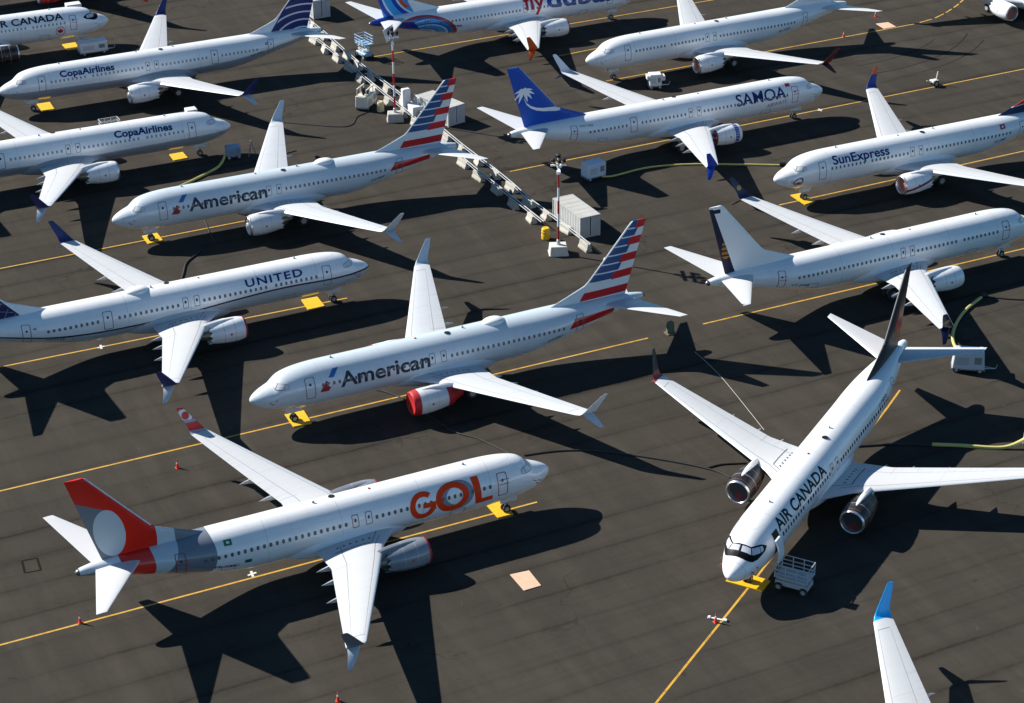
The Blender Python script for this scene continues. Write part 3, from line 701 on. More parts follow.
        tp = link('tailplane', tailplane_mesh(s, nine), t, [M_TAILP])
    # gear
    ng = bpy.data.objects.new('nose_gear', None); C.objects.link(ng); ng.parent = t; ng.location = (OX - 3.91, 0, 15.6 * pitch); ng.empty_display_size = .2
    if 'ng' not in ME:
        b = MB(); b.bar((0, 0, .35), (0, 0, 1.8), .075, 10); b.bar((-.05, 0, .9), (.75, 0, 1.75), .05); b.bar((0, -.24, .345), (0, .24, .345), .05); b.box((.12, 0, .9), (.12, .3, .14)); ME['ng'] = b.mesh('strut', True)
        b = MB(); b.box((.1, .36, 1.28), (1.5, .03, .45), bev=.01); b.box((.1, -.36, 1.28), (1.5, .03, .45), bev=.01); ME['ngd'] = b.mesh('gear_door')
        b = MB(); b.bar((0, 0, .56), (0, .12, 2.1), .11, 12); b.bar((0, -.5, .56), (0, .5, .56), .07); b.bar((0, 0, .8), (.7, -.2, 2.0), .05); ME['mg'] = b.mesh('strut', True)
    link('strut', ME['ng'], ng, [M_STRUT]); link('gear_door', ME['ngd'], ng, [mat('gear_door_white', (.66, .67, .68), .4)])
    for s in (1, -1): link('wheel', wheel_mesh(.345, .2), ng, [M_TYRE, M_STRUT], (0, s * .2, .345))
    for s in (1, -1):
        g = bpy.data.objects.new('main_gear', None); C.objects.link(g); g.parent = t; g.location = (OX - 19.51 - dx, s * 2.86, 0); g.empty_display_size = .2
        link('strut', ME['mg'], g, [M_STRUT])
        for q in (1, -1): link('wheel', wheel_mesh(.565, .4), g, [M_TYRE, M_STRUT], (0, q * .43, .565))
    # skin details on the sides the photograph can see
    for sd in vis:
        s = 1 if sd == 'L' else -1; wmt = winmat or M_GLASS
        cockpit(nine, s, fus, mat('pane_pale', (.60, .62, .65), .12, spec=.6) if not mask else mat('mask_glass', (.52, .55, .62), .15, spec=.6), mask)
        x = 6.12; last = 29.6 + dt; k = 0
        base_w = ME.setdefault(('win', nine, s), window_mesh(12.6, nine, s)); dm = doorm or M_FRAME
        exits = [16.15 + dx, 17.25 + dx]
        while x < last:
            if not (dooropen and s == 1 and x < 5.6) and not any(abs(x - (e + .26)) < .44 for e in exits) and not (nine and 25.85 < x < 27.1) and not (10.4 < x < 10.85):
                xo = unst(x, nine)
                if 6.4 < xo < 26.8: link('cabin_window', base_w, fus, [wmt], (OX - x, 0, 0))
                else:
                    th = th_of(x, 3.87, nine); kk = ('win', nine, s, round(x, 2))
                    if kk not in ME: ME[kk] = window_mesh(x, nine, s, th)
                    link('cabin_window', ME[kk], fus, [wmt], (OX - x, 0, 0))
            x += .508
        def door(x0, x1, z0, z1, w=.07, cr=.14, tape=False, win=True):
            xm = (x0 + x1) / 2; b = MB(); t0, t1 = th_of(xm, z0, nine), th_of(xm, z1, nine)
            ring_mesh(b, x0, x1, t0, t1, nine, s, .013, w, cr)
            if tape:
                for zz in (.5, .68):
                    tt = t0 + (t1 - t0) * zz; rows = [[surf(x0 + (x1 - x0) * (-.18 + .5 * i), tt + d, nine, .016, s) for i in range(3)] for d in (-.9, .9)]
                    vr = [[b.bm.verts.new(p) for p in r] for r in rows]
                    for i in range(2): b.bm.faces.new((vr[0][i], vr[0][i + 1], vr[1][i + 1], vr[1][i]))
            o = b.build('door', dm, fus)
            if win: link('door_window', window_mesh(xm, nine, s, t0 + (t1 - t0) * (.66 if z1 - z0 > 1.4 else .58), .2, .28), fus, [M_GLASS], (OX - xm, 0, 0))
        if not dooropen or s == -1: door(4.55, 5.43, 2.78, 4.66, tape=doorm is not None)
        door(30.9 + dt, 31.7 + dt, 3.02, 4.78, tape=doorm is not None)
        for e in exits: door(e, e + .55, 3.42, 4.42, .055, .1)
        if nine: door(26.05, 26.95, 2.9, 4.6)
        if s == -1: door(8.2, 9.45, 1.75, 2.55, .045, .08, win=False); door(27.2 + dt, 28.3 + dt, 2.3, 2.9, .04, .08, win=False)
        if text: text(fus, nine, s)
        for xa, th in ((1.55, -4), (1.75, -12), (2.05, 2)):
            b = MB(); q0 = surf(xa, th, nine, .0, s); q1 = surf(xa, th, nine, .13, s); b.bar(q0, q1, .028, 6); b.bar(q1, q1 + Vector((.2, 0, 0)), .026, 6); b.build('probe', mat('probe_cover', (.16, .05, .05), .6), fus)
        if dooropen and s == 1:
            patch('door_opening', 4.6, 5.45, th_of(5, 2.8, nine), th_of(5, 4.6, nine), nine, s, .014, fus, M_BLACK, 4, 8)
            b = MB(); rr = [[(OX - (3.72 + .84 * i / 4) , s * (2.55 + .0 * i - .30 * ((j / 6 - .35) ** 2) * 3), 2.78 + 1.86 * j / 6) for i in range(5)] for j in range(7)]
            b.loft([r + [(p[0], p[1] - s * .14, p[2]) for p in r[::-1]] for r in rr]); b.build('door', mat('door_inner', (.58, .62, .67), .5), fus)
    # antennas
    for xa, hh in ((7.6, .2), (20.2 + dx, .22)): b = MB(); b.box((OX - xa, 0, 5.36 + hh / 2 - .02), (.24, .03, hh), taper=(.5, 1)); b.build('antenna', mat('antenna_grey', (.45, .46, .48), .5), fus)
    b = MB(); b.lathe([(5.34, .11), (5.42, .09), (5.46, 0)], 'Z', (OX - 15.6 - dx, 0, 0), 10); b.build('beacon', mat('beacon_red', (.35, .04, .03), .4), fus)
    b = MB(); b.lathe([(5.36, .28), (5.385, .27), (5.386, 0)], 'Z', (OX - 18.6 - dx, 0.25, -.02), 14); b.build('top_vent', M_BLACK, fus)
    if hump:
        x0, L = hump; b = MB(); rings = []
        for i in range(15):
            f = i / 14; xx = x0 + L * f; hh = .42 * (1 - abs(2 * f - 1) ** 2.6); ww = .12 + .58 * (1 - abs(2 * f - 1) ** 2.2)
            rings.append([(OX - xx, ww * math.cos(math.pi * k / 12), 5.25 + (hh + .02) * math.sin(math.pi * k / 12) ** .7 if 0 < k < 12 else 5.2) for k in range(13)])
        b.loft(rings); b.build('radome', mat('radome_paint', (.70, .715, .73), .4), fus, smooth=True, ang=60)
    return t

# ---------------------------------------------------------------- ground
b = MB(); n_ = 1500
b.poly([(-n_, -n_ + 200, 0), (n_, -n_ + 200, 0), (n_, n_ + 200, 0), (-n_, n_ + 200, 0)])
tag(b.build('tarmac', M_ASPH), kind='structure')

def strip(pts, w, z=.004):
    b = MB(); P = [Vector((*p, z)) for p in pts]; L, Rr = [], []
    for i, p in enumerate(P):
        d = (P[min(i + 1, len(P) - 1)] - P[max(i - 1, 0)]).normalized(); nrm = Vector((-d.y, d.x, 0)) * (w / 2); L.append(b.bm.verts.new(p + nrm)); Rr.append(b.bm.verts.new(p - nrm))
    for i in range(len(P) - 1): b.bm.faces.new((Rr[i], Rr[i + 1], L[i + 1], L[i]))
    return b
def ext(p, q, a, c=0):
    d = (Vector(q) - Vector(p)).normalized(); return [tuple(Vector(p) - d * a), tuple(Vector(q) + d * c)]
LINES = [ext((-37.49, 123.01), (1.91, 142.17), 12), ext((-42.21, 144.72), (12.76, 171.34), 12), ext((-47.0, 166.75), (-16.08, 180.62), 12), ext((-51.69, 188.27), (-28.29, 199.66), 12, 4),
         ext((9.77, 115.34), (17.67, 129.45), 12, 35), ext((18.17, 174.17), (52.41, 190.7), 0, 20), ext((28.8, 202.55), (58.45, 217.38), 0, 20), ext((-.05, 212.75), (64.71, 244.98), 0, 25),
         [(5.64, 251.29), (11.57, 254.6)], [(12.03, 242.06), (22.78, 247.33), (33.44, 252.75), (54.14, 263.2)], ext((-17.65, 251.98), (28.18, 274.52), 0, 30)]
LINES[4] = [(9.77 - 4.9, 115.34 - 8.73), (17.67, 129.45), (32.84, 157.34), (34.54, 160.63)]
for L in LINES: tag(strip(L, .18).build('painted_line', M_LINE), kind='structure')
for k, (a, c) in enumerate((((55.0, 263.8), (56.9, 265.2)), ((57.4, 265.65), (58.9, 267.4)), ((59.3, 267.9), (60.4, 269.5)), ((60.8, 270.1), (61.8, 271.7)), ((62.1, 272.3), (63.0, 273.9)))): tag(strip([a, c], .2).build('painted_dash', M_LINE), kind='structure')
M_PAD = mat('white_marking', (.62, .60, .56), .8, dirt=.5, dscale=3)
for (x, y) in ((-20.11, 132.03), (37.15, 231.16), (-38.4, 170.59)):
    tag(strip([(x - .3, y - .2), (x + .3, y + .2)], .2, .008).build('painted_mark', M_PAD), kind='structure'); tag(strip([(x - .12, y + .4), (x + .12, y - .4)], .2, .012).build('painted_mark', M_PAD), kind='structure')
# seam of an access cover
sq = [(-38.2, 134.17), (-37.12, 134.57), (-36.47, 132.87), (-37.62, 132.47)]
b = MB()
for i in range(4):
    p, q = Vector((*sq[i], .004)), Vector((*sq[(i + 1) % 4], .004)); d = (q - p).normalized(); n2 = Vector((-d.y, d.x, 0)) * .09
    b.poly([p - n2 - d * .0, q - n2, q + n2, p + n2])
bmesh.ops.translate(b.bm, verts=b.bm.verts[:], vec=(0, 0, 0))
for i, v in enumerate(b.bm.faces): 
    for w_ in v.verts: w_.co.z = .004 + .002 * (i % 2)
tag(b.build('access_cover', mat('seam_dark', (.018, .016, .014), .95, spec=0)), kind='structure')

M_RUB = mat('rubber_mark', (.034, .030, .027), .95, spec=.0, dirt=.5, dscale=.8)
for k, (cx, cy, rr_, a0, a1, w_) in enumerate(((36, 268, 26, -70, -20, .28), (36, 268, 28.5, -66, -24, .22), (35, 269, 24, -68, -30, .2))):
    tag(strip([(cx + rr_ * math.cos(R(a0 + (a1 - a0) * i / 24)), cy + rr_ * math.sin(R(a0 + (a1 - a0) * i / 24))) for i in range(25)], w_, .0015 + .0004 * k).build('rubber_mark', M_RUB), kind='structure')
# ---------------------------------------------------------------- the airliners
M_NAVYT = mat('lettering_navy', (.010, .022, .13), .65, spec=.2); M_DKT = mat('lettering_slate', (.030, .040, .062), .65, spec=.2); M_BLKT = mat('lettering_black', (.012, .013, .016), .65, spec=.2); M_ORT = mat('lettering_orange', (.78, .05, .006), .65, spec=.2); M_REDT = mat('lettering_red', (.45, .02, .03), .65, spec=.2)
M_SHT = mat('lettering_shadow', (.22, .26, .32), .65, spec=.2)
def reg(txt, x, z, n9, s, fus, L=1.9, m=None):
    lettering(txt, x if s == 1 else x + L, x + L if s == 1 else x, th_of(x + L / 2, z, n9), .30, n9, s, fus, m or M_DKT, .01, name='registration')
def flag(fus, n9, s, x, z, w, h, ma, mb):
    t0, t1 = th_of(x, z, n9), th_of(x, z + h, n9); o = patch('flag', x, x + w, t0, t1, n9, s, .010, fus, ma, 3, 3); patch('flag', x + w * .3, x + w * .7, t0 + (t1 - t0) * .3, t0 + (t1 - t0) * .7, n9, s, .016, fus, mb, 2, 2)
M_FLW = mat('flag_white', (.7, .7, .7), .5); M_FLR = mat('flag_red', (.5, .02, .02), .5); M_FLB = mat('flag_blue', (.02, .04, .2), .5); M_FLG = mat('flag_green', (.02, .14, .05), .5)
def t_american(fus, n9, s):
    lettering('American', 7.72, 16.2, -4.5, 1.36, n9, s, fus, M_DKT, .022)
    b = MB()
    def q(x, th): return surf(x, th, n9, .013, s)
    def quad(p, nv=6):
        for j in range(nv):
            f0, f1 = j / nv, (j + 1) / nv; a, bb, c, d = p
            L = lambda u, v, f: (u[0] + (v[0] - u[0]) * f, u[1] + (v[1] - u[1]) * f)
            b.poly([q(*L(a, d, f0)), q(*L(bb, c, f0)), q(*L(bb, c, f1)), q(*L(a, d, f1))])
    quad([(6.68, 28), (7.18, 27), (7.80, 51), (7.25, 50)]); b.build('flight_emblem', mat('emblem_blue', (.015, .12, .36), .5), fus)
    b = MB(); quad([(5.8, -6), (6.6, -7), (7.0, 9), (6.45, 22)]); b.build('flight_emblem', mat('emblem_red', (.26, .012, .02), .5), fus)
    b = MB(); quad([(6.5, 14), (6.95, 12), (6.92, 5), (6.72, 3)]); b.build('flight_emblem', mat('emblem_pale', (.62, .63, .66), .4), fus)
    reg('N318RF', 27.9, 2.95, n9, s, fus, 1.6); 
def t_united(fus, n9, s):
    lettering('UNITED', 13.1, 7.42, 23.5, .76, n9, s, fus, M_NAVYT, .022, 1.2); flag(fus, n9, s, 32.9, 4.15, .55, .3, M_FLW, M_FLB); reg('N27515', 30.6, 2.75, n9, s, fus, 1.7)
def t_gol(fus, n9, s):
    def sk(u, v, off): return surf(13.0 - u, -25 + math.degrees(v / 1.9), n9, off, s)
    def ring(b, cu, cv, ru, rv, w, a0, a1, off):
        n = 56; pr = None
        for k in range(n + 1):
            a = R(a0 + (a1 - a0) * k / n); row = [b.bm.verts.new(sk(cu + (ru - w * q / 4) * math.cos(a), cv + (rv - w * .95 * q / 4) * math.sin(a), off)) for q in range(5)]
            if pr:
                for q in range(4): b.bm.faces.new((pr[q], pr[q + 1], row[q + 1], row[q]))
            pr = row
    def block(b, c, off, n=10):
        L = lambda p, q, f: (p[0] + (q[0] - p[0]) * f, p[1] + (q[1] - p[1]) * f)
        for j in range(n):
            f0, f1 = j / n, (j + 1) / n; b.poly([sk(*L(c[0], c[3], f0), off), sk(*L(c[1], c[2], f0), off), sk(*L(c[1], c[2], f1), off), sk(*L(c[0], c[3], f1), off)])
    b = MB(); ring(b, 4.05, 1.26, 1.42, 1.22, .50, 0, 360, .009); b.build('lettering', M_SHT, fus)
    b = MB(); ring(b, 3.62, 1.22, 1.42, 1.22, .52, 0, 360, .014); b.build('lettering', M_ORT, fus)
    b = MB(); ring(b, 1.12, 1.14, 1.12, 1.14, .46, 48, 338, .014); block(b, [(1.12, .86), (2.2, .86), (2.2, 1.26), (1.12, 1.26)], .016, 4); block(b, [(1.78, .55), (2.2, .62), (2.2, .9), (1.78, .9)], .015, 4); b.build('lettering', M_ORT, fus)
    b = MB(); block(b, [(5.62, .05), (6.14, .05), (6.0, 2.4), (5.36, 2.4)], .014, 18); block(b, [(6.13, .05), (7.1, .10), (7.1, .48), (6.12, .46)], .014, 4); b.build('lettering', M_ORT, fus)
    reg('PR-XMC', 26.9, 2.75, n9, s, fus, 1.9, M_BLKT); flag(fus, n9, s, 27.3, 4.55, .62, .36, M_FLG, M_FLW); flag(fus, n9, s, 25.95, 2.78, .55, .32, M_FLG, M_FLB)
def t_ac(fus, n9, s):
    a, c = (5.65, 15.35) if s == 1 else (15.8, 6.15)
    lettering('AIR CANADA', a, c, 26 if s == 1 else 27, .98, n9, s, fus, M_BLKT, .024, 1.02, -3 if s == 1 else 0)
    if s == -1:
        b = MB(); c0, t0 = 6.76, -17.5
        vs = [[surf(c0 + r_ * math.cos(2 * math.pi * k / 24), t0 + math.degrees(r_ * math.sin(2 * math.pi * k / 24) / 1.9), n9, .012, s) for k in range(25)] for r_ in (.62, .54)]
        decal(vs, 'r').build('roundel', M_REDT, fus)
        b = MB(); leaf = [(0, -.5), (.06, -.2), (.34, -.26), (.28, -.12), (.5, .08), (.4, .12), (.44, .3), (.24, .22), (.2, .34), (.1, .18), (.12, .42), (0, .5)]
        pts = leaf + [(-x, y) for x, y in leaf[::-1][1:-1]]; ce = b.bm.verts.new(surf(c0, t0, n9, .022, s)); vv = [b.bm.verts.new(surf(c0 + x * .85, t0 + math.degrees(y * .85 / 1.9), n9, .014, s)) for x, y in pts]
        for i in range(len(vv)): b.bm.faces.new((ce, vv[i], vv[(i + 1) % len(vv)]))
        b.build('leaf_emblem', M_REDT, fus)
    else: reg('C-FSDQ', 27.3, 4.15, n9, s, fus, 2.0, M_BLKT)
def t_jet(fus, n9, s): reg('VT-JXM', 28.3, 2.85, n9, s, fus, 1.9, M_DKT)
def t_sun(fus, n9, s):
    lettering('SunExpress', 6.3, 13.5, 23.0, 1.02, n9, s, fus, M_NAVYT, .024, 1, -2); flag(fus, n9, s, 28.2, 4.4, .7, .46, M_FLR, M_FLW); reg('TC-SMP', 27.4, 3.05, n9, s, fus, 1.6)
    b = MB(); vs = [[surf(2.25 + r_ * math.cos(2 * math.pi * k / 20), -14 + math.degrees(r_ * math.sin(2 * math.pi * k / 20) / 1.6), n9, .014, s) for k in range(21)] for r_ in (.52, .40)]
    decal(vs, 'r').build('roundel', mat('roundel_navy', (.03, .03, .10), .4), fus)
    b = MB(); vs = [[surf(2.25 + r_ * math.cos(2 * math.pi * k / 20), -14 + math.degrees(r_ * math.sin(2 * math.pi * k / 20) / 1.6), n9, .016, s) for k in range(11, 20)] for r_ in (.34, .02)]
    decal(vs, 'r').build('roundel', mat('roundel_red', (.30, .03, .04), .4), fus)
def t_samoa(fus, n9, s):
    lettering('SAMOA', 13.0, 6.25, 5, 1.42, n9, s, fus, M_NAVYT, .012, .98); lettering('AIRWAYS', 8.85, 6.2, -20, .45, n9, s, fus, mat('lettering_maroon', (.14, .05, .08), .4), .0, 1.05, 6); reg('5W-TES', 31.6, 4.5, n9, s, fus, 1.6)
    flag(fus, n9, s, 5.5, 4.72, .62, .3, M_FLR, M_FLB)
def t_dubai(fus, n9, s):
    lettering('fly', 17.6, 14.6, 9, 2.3, n9, s, fus, M_REDT, .015, slope=-4); lettering('dubai', 14.3, 4.9, 6, 2.2, n9, s, fus, mat('lettering_blue', (.02, .05, .25), .4), .028, 1, -10); reg('A6-FMB', 26.6, 3.0, n9, s, fus, 1.9)
def t_copa(fus, n9, s):
    a, c = (7.25, 13.9) if s == 1 else (13.8, 7.2); lettering('CopaAirlines', a, c, 24 if s == 1 else 27, .80, n9, s, fus, M_NAVYT, .034, 1.02, -3); reg('HP-9901', 31.2, 3.2, n9, s, fus, 1.7)
    if s == 1: flag(fus, n9, s, 33.2, 4.2, .4, .3, M_FLB, M_FLW)
def t_white(fus, n9, s): reg('EI-XJB', 27.2, 3.0, n9, s, fus, 1.7)
M_WIND = mat('window_shade', (.10, .115, .14), .3, spec=.5); M_WINL = mat('window_shut', (.24, .27, .31), .4)

airliner('silver airliner with red, white and blue striped tail and red-covered engines, mid apron', (-22.5533, 154.3225), .4535, livery='stripes', fin='stripes', base=SILVER, wing=M_WINGS, wl=(M_WLGREY, M_WLLIGHT, M_WLGREY), engine='silver', cover='full', roll=.005, text=t_american, hump=(22.0, 2.5), winmat=M_WIND)
airliner('silver striped-tail airliner with uncovered engines, its tail beside the concrete block rows', (-40.9278, 193.2306), .4319, livery='stripes', fin='stripes', base=SILVER, wing=M_WINGS, wl=(M_WLGREY, M_WLLIGHT, M_WLGREY), engine='silver', eng_in='rotor', text=t_american, hump=(22.0, 2.5), winmat=M_WIND)
airliner('white airliner with navy capitals, dark wavy side line and navy winglets at left', (-13.8849, 181.5867), -2.6943, True, 'darkline', 'navyglobe', wl=(M_WLNAVY, M_WLNAVY, M_WLLIGHT), vis=('R',), engine='white', cover='ring', text=t_united, hump=(21.8, 2.6), winmat=M_WIND)
airliner('white airliner with red and grey tail and large orange-red lettering at lower left', (2.8729, 142.5128), -2.686, False, 'redgrey', 'redgrey', wl=(M_WLRED, M_WLSLATE, M_WLLIGHT), vis=('R',), engine='grey', cover='ring', text=t_gol, winmat=mat('window_slate', (.09, .10, .12), .3, spec=.5), doorm=M_REDL)
airliner('white airliner with black tail, black cockpit mask and open front door, facing the viewer', (15.8431, 126.8634), 1.0639, False, 'plain', 'blackleaf', wl=(M_WLAC, M_WLAC, M_WLAC), vis=('L', 'R'), engine='dark', eng_in='redpatch', text=lambda f, n, s: t_ac(f, n, s) if s == 1 else None, mask=M_MASK, dooropen=True, pitch=.0155)
airliner('plain white airliner with navy rear tail edge and yellow-disc navy winglets', (53.0454, 190.6284), -2.6844, False, 'plain', 'darkband', wl=(M_WLYEL, M_WLYEL, M_WLYEL), vis=('R',), engine='white', eng_in='plug', text=t_jet, winmat=M_WIND, doorm=M_REDL, lip='white')
airliner('white airliner with navy lettering, orange-tipped blue winglet and striped engine at right', (28.069, 202.359), .4347, False, 'plain', 'navyred', wl=(M_WLOR, M_WLOR, M_WLNAVY), engine='swoosh', eng_in='plug', text=t_sun, winmat=M_WIND)
airliner('white airliner with blue tail bearing a white palm tree', (37.0858, 230.1461), -2.6924, True, 'plain', 'bluepalm', wl=(M_WLWHITE, M_WLBLUE, M_WLBLUE), vis=('R',), engine='blueband', text=t_samoa, winmat=M_WIND, doorm=M_REDL, lip='white')
airliner('unmarked white airliner with dark red winglets behind the palm-tailed one', (9.4381, 241.0057), .4632, False, 'plain', 'white', wl=(M_WLDRED, M_WLDRED, M_WLDRED), engine='white', eng_in='plug', text=t_white, winmat=M_WIND)
airliner('white airliner with swirling blue and orange tail and orange winglets at the top edge', (17.2351, 268.1678), -2.6994, False, 'swirl', 'swirl', wl=(M_WLORG, M_WLORG, M_WLORG), vis=('R',), engine='white', cover='ring', text=t_dubai, winmat=M_WIND)
airliner('white airliner with grey belly, blue ringed tail and its nose at the left edge', (-61.0451, 231.8805), .4427, True, 'greybelly', 'rings', wl=(M_WLNAVY, M_WLNAVY, M_WLGREY), engine='white', text=t_copa, winmat=M_WINL)
airliner('grey-bellied white airliner at the left edge, nose pointing right, tail out of frame', (-31.9067, 220.2144), -2.7206, True, 'greybelly', 'rings', wl=(M_WLNAVY, M_WLNAVY, M_WLLIGHT), vis=('R',), engine='white', text=t_copa, winmat=M_WINL)
airliner('white airliner with red leaf roundel and black cockpit mask in the upper left corner', (-52.5485, 259.3681), -2.7308, False, 'plain', 'blackleaf', wl=(M_WLAC, M_WLAC, M_WLAC), vis=('R',), engine='dark', text=lambda f, n, s: t_ac(f, n, s), mask=M_MASK, winmat=M_WINL, doorm=M_REDL)
airliner('airliner showing only its white wing and sky blue winglet at the bottom right', (11.399, 94.384), .43024, False, 'plain', 'white', wl=(M_WLSKY, M_WLSKY, M_WLSKY), engine='white')
OPX, OPY = 77.443, 252.86
airliner('airliner showing only its white engine in the upper right corner', (OPX, OPY), 2.09, False, 'plain', 'white', vis=('R',), engine='white', eng_in='plug')
airliner('airliner showing only its red engine and red winglet tip at the top left edge', (-78.6, 272.2), .45, False, 'plain', 'white', wl=(M_WLBRIGHT, M_WLBRIGHT, M_WLBRIGHT), engine='red')

# ---------------------------------------------------------------- yellow nose-gear mats
def local(loc, h, x, y): return (loc[0] + x * math.cos(h) + y * math.sin(h), loc[1] + x * math.sin(h) - y * math.cos(h))
PLN = {'A': ((-22.5533, 154.3225), .4535), 'B': ((-40.9278, 193.2306), .4319), 'C': ((-13.8849, 181.5867), -2.6943), 'D': ((2.8729, 142.5128), -2.686), 'E': ((15.8431, 126.8634), 1.0639), 'G': ((28.069, 202.359), .4347), 'K': ((-61.0451, 231.8805), .4427), 'L': ((-31.9067, 220.2144), -2.7206), 'M': ((-52.5485, 259.3681), -2.7308)}
MATS = [('A', [(3.55, -1.4), (5.3, -1.3), (5.1, 1.15), (3.45, 1.05)], 'yellow board under the nose wheels of the red-covered striped airliner'),
        ('B', [(3.3, -1.35), (4.95, -1.45), (4.95, .6), (3.3, .85)], 'yellow board under the nose wheels of the rear striped-tail airliner'),
        ('C', [(6.6, 1.6), (4.95, 1.55), (5.05, -.7), (6.8, -.8)], 'square yellow board behind the nose wheels of the navy-lettered airliner'),
        ('D', [(4.9, 1.85), (3.5, 1.8), (3.6, -.75), (4.95, -.7)], 'yellow board under the nose wheels of the red and grey tailed airliner'),
        ('E', [(3.1, -1.5), (3.15, 1.5), (4.75, 1.5), (4.85, -1.3)], 'yellow board under the nose wheels of the black-tailed airliner'),
        ('G', [(3.2, -1.5), (4.5, -1.45), (4.6, 1.1), (3.2, 1.4)], 'yellow board under the nose wheels of the blue and orange wingleted airliner'),
        ('K', [(4.8, -1.9), (6.4, -1.87), (6.3, .75), (4.75, .65)], 'yellow board behind the nose wheels of the ringed-tail airliner'),
        ('L', [(7.05, 1.5), (5.45, 1.55), (5.42, -.4), (7.1, -.5)], 'yellow board behind the nose wheels of the grey-bellied airliner beside the blue hose unit'),
        ('M', [(6.2, 1.2), (4.4, 1.3), (4.5, -1.4), (6.1, -1.3)], 'yellow board by the nose wheels of the leaf-roundel airliner')]
def slab(name, pts, h, m, label, cat, group=None):
    cx = sum(p[0] for p in pts) / len(pts); cy = sum(p[1] for p in pts) / len(pts); b = MB()
    b.loft([[(p[0] - cx, p[1] - cy, z) for p in pts] for z in (.005, h)]); return tag(b.build(name, m, None, (cx, cy, 0)), label, cat, group)
for k, pts, lab in MATS: slab('yellow_board', [local(*PLN[k], *p) for p in pts], .10, M_YEL, lab, 'board', 'yellow boards at the nose wheels')
for k, y, x0, x1, lab in (('C', 2.5, 4.7, 6.35, 'narrow yellow bar beyond the square board of the navy-lettered airliner'), ('K', -3.88, 5.3, 6.95, 'narrow yellow bar beyond the board of the ringed-tail airliner'), ('L', 3.41, 4.95, 6.55, 'narrow yellow bar beyond the board of the airliner beside the blue hose unit')):
    slab('yellow_bar', [local(*PLN[k], x0, y - .14), local(*PLN[k], x1, y - .14), local(*PLN[k], x1, y + .14), local(*PLN[k], x0, y + .14)], .14, M_YEL, lab, 'bar', 'narrow yellow bars')

# ---------------------------------------------------------------- concrete block rows carrying steel rails
DIR = Vector((.433, -.901, 0)); RZ = math.atan2(DIR.y, DIR.x)
def block_mesh(hl=.88, k=1.0):
    b = MB(); prof = [(-.36, 0), (-.36, .16), (-.22, .42), (-.17, .78), (-.13, .82), (.13, .82), (.17, .78), (.22, .42), (.36, .16), (.36, 0)]
    b.loft([[(x, y * k, z) for y, z in prof] for x in (-hl, hl)])
    b.box((0, 0, .05), (.5, .76, .08)); return b.mesh('concrete_block')
BLKS = [block_mesh(), block_mesh(.72, 1.1), block_mesh(.98, .95)]
ROW1 = [(-29.2, 265.6), (-27.4, 261.7), (-25.59, 257.78), (-23.9, 254.3), (-22.06, 250.56), (-20.21, 246.9), (-18.52, 242.94), (-16.61, 238.91), (-14.75, 235.0), (-12.6, 230.6), (-11.0, 227.0), (-9.0, 222.7), (-7.1, 218.6), (-5.19, 214.36), (-3.47, 210.65), (-1.47, 206.62), (.37, 202.84), (2.25, 198.92)]
ROW2 = [(-28.0, 267.6), (-26.23, 263.5), (-24.4, 259.6), (-22.55, 255.4), (-20.8, 251.3), (-19.17, 247.6), (-17.25, 243.7), (-14.96, 239.22), (-12.9, 234.9), (-11.0, 230.9), (-9.2, 227.0), (-7.4, 222.9), (-5.49, 218.75), (-3.51, 214.76), (-1.7, 211.18), (.05, 207.42), (1.87, 203.08), (3.74, 199.41), (5.65, 195.72), (7.54, 191.76)]
M_CONCS = [mat('concrete_%d' % i, (.45 * f, .43 * f, .38 * f), .88, dirt=.55, dscale=1.3 + .4 * i) for i, f in enumerate((1, .85, 1.12))]
for r, row, lab in ((0, ROW1, 'weathered concrete block holding a steel rail, in the row nearer the striped-tail airliners'), (1, ROW2, 'weathered concrete block holding a steel rail, in the row nearer the white containers')):
    for i, (x, y) in enumerate(row):
        tag(link('concrete_block', random.choice(BLKS), None, [random.choice(M_CONCS)], (x + random.uniform(-.1, .1), y + random.uniform(-.35, .35), 0), RZ + random.uniform(-.22, .22)), lab, 'concrete block', 'concrete blocks of the row nearer the ' + ('striped tails' if r == 0 else 'containers'))
    b = MB(); p0, p1 = Vector((*row[0], .9)) - DIR * 1.5, Vector((*row[-1], .9)) + DIR * (2.0 if r == 0 else .5)
    pts = [Vector((x, y, .88)) for x, y in row]
    pts = [pts[0] - DIR * 1.5] + pts + [pts[-1] + DIR * (2.5 if r == 0 else 1.0)]
    side = Vector((-DIR.y, DIR.x, 0)) * .16
    b.tube([p + side for p in pts], .06, 8); b.tube([p - side for p in pts], .045, 8)
    o = b.build('steel_rail', mat('rail_white', (.46, .47, .48), .4, .2, dirt=.15))
    tag(o, 'long pale steel rail on the concrete blocks nearer the ' + ('striped tails' if r == 0 else 'containers'), 'rail', 'steel rails')

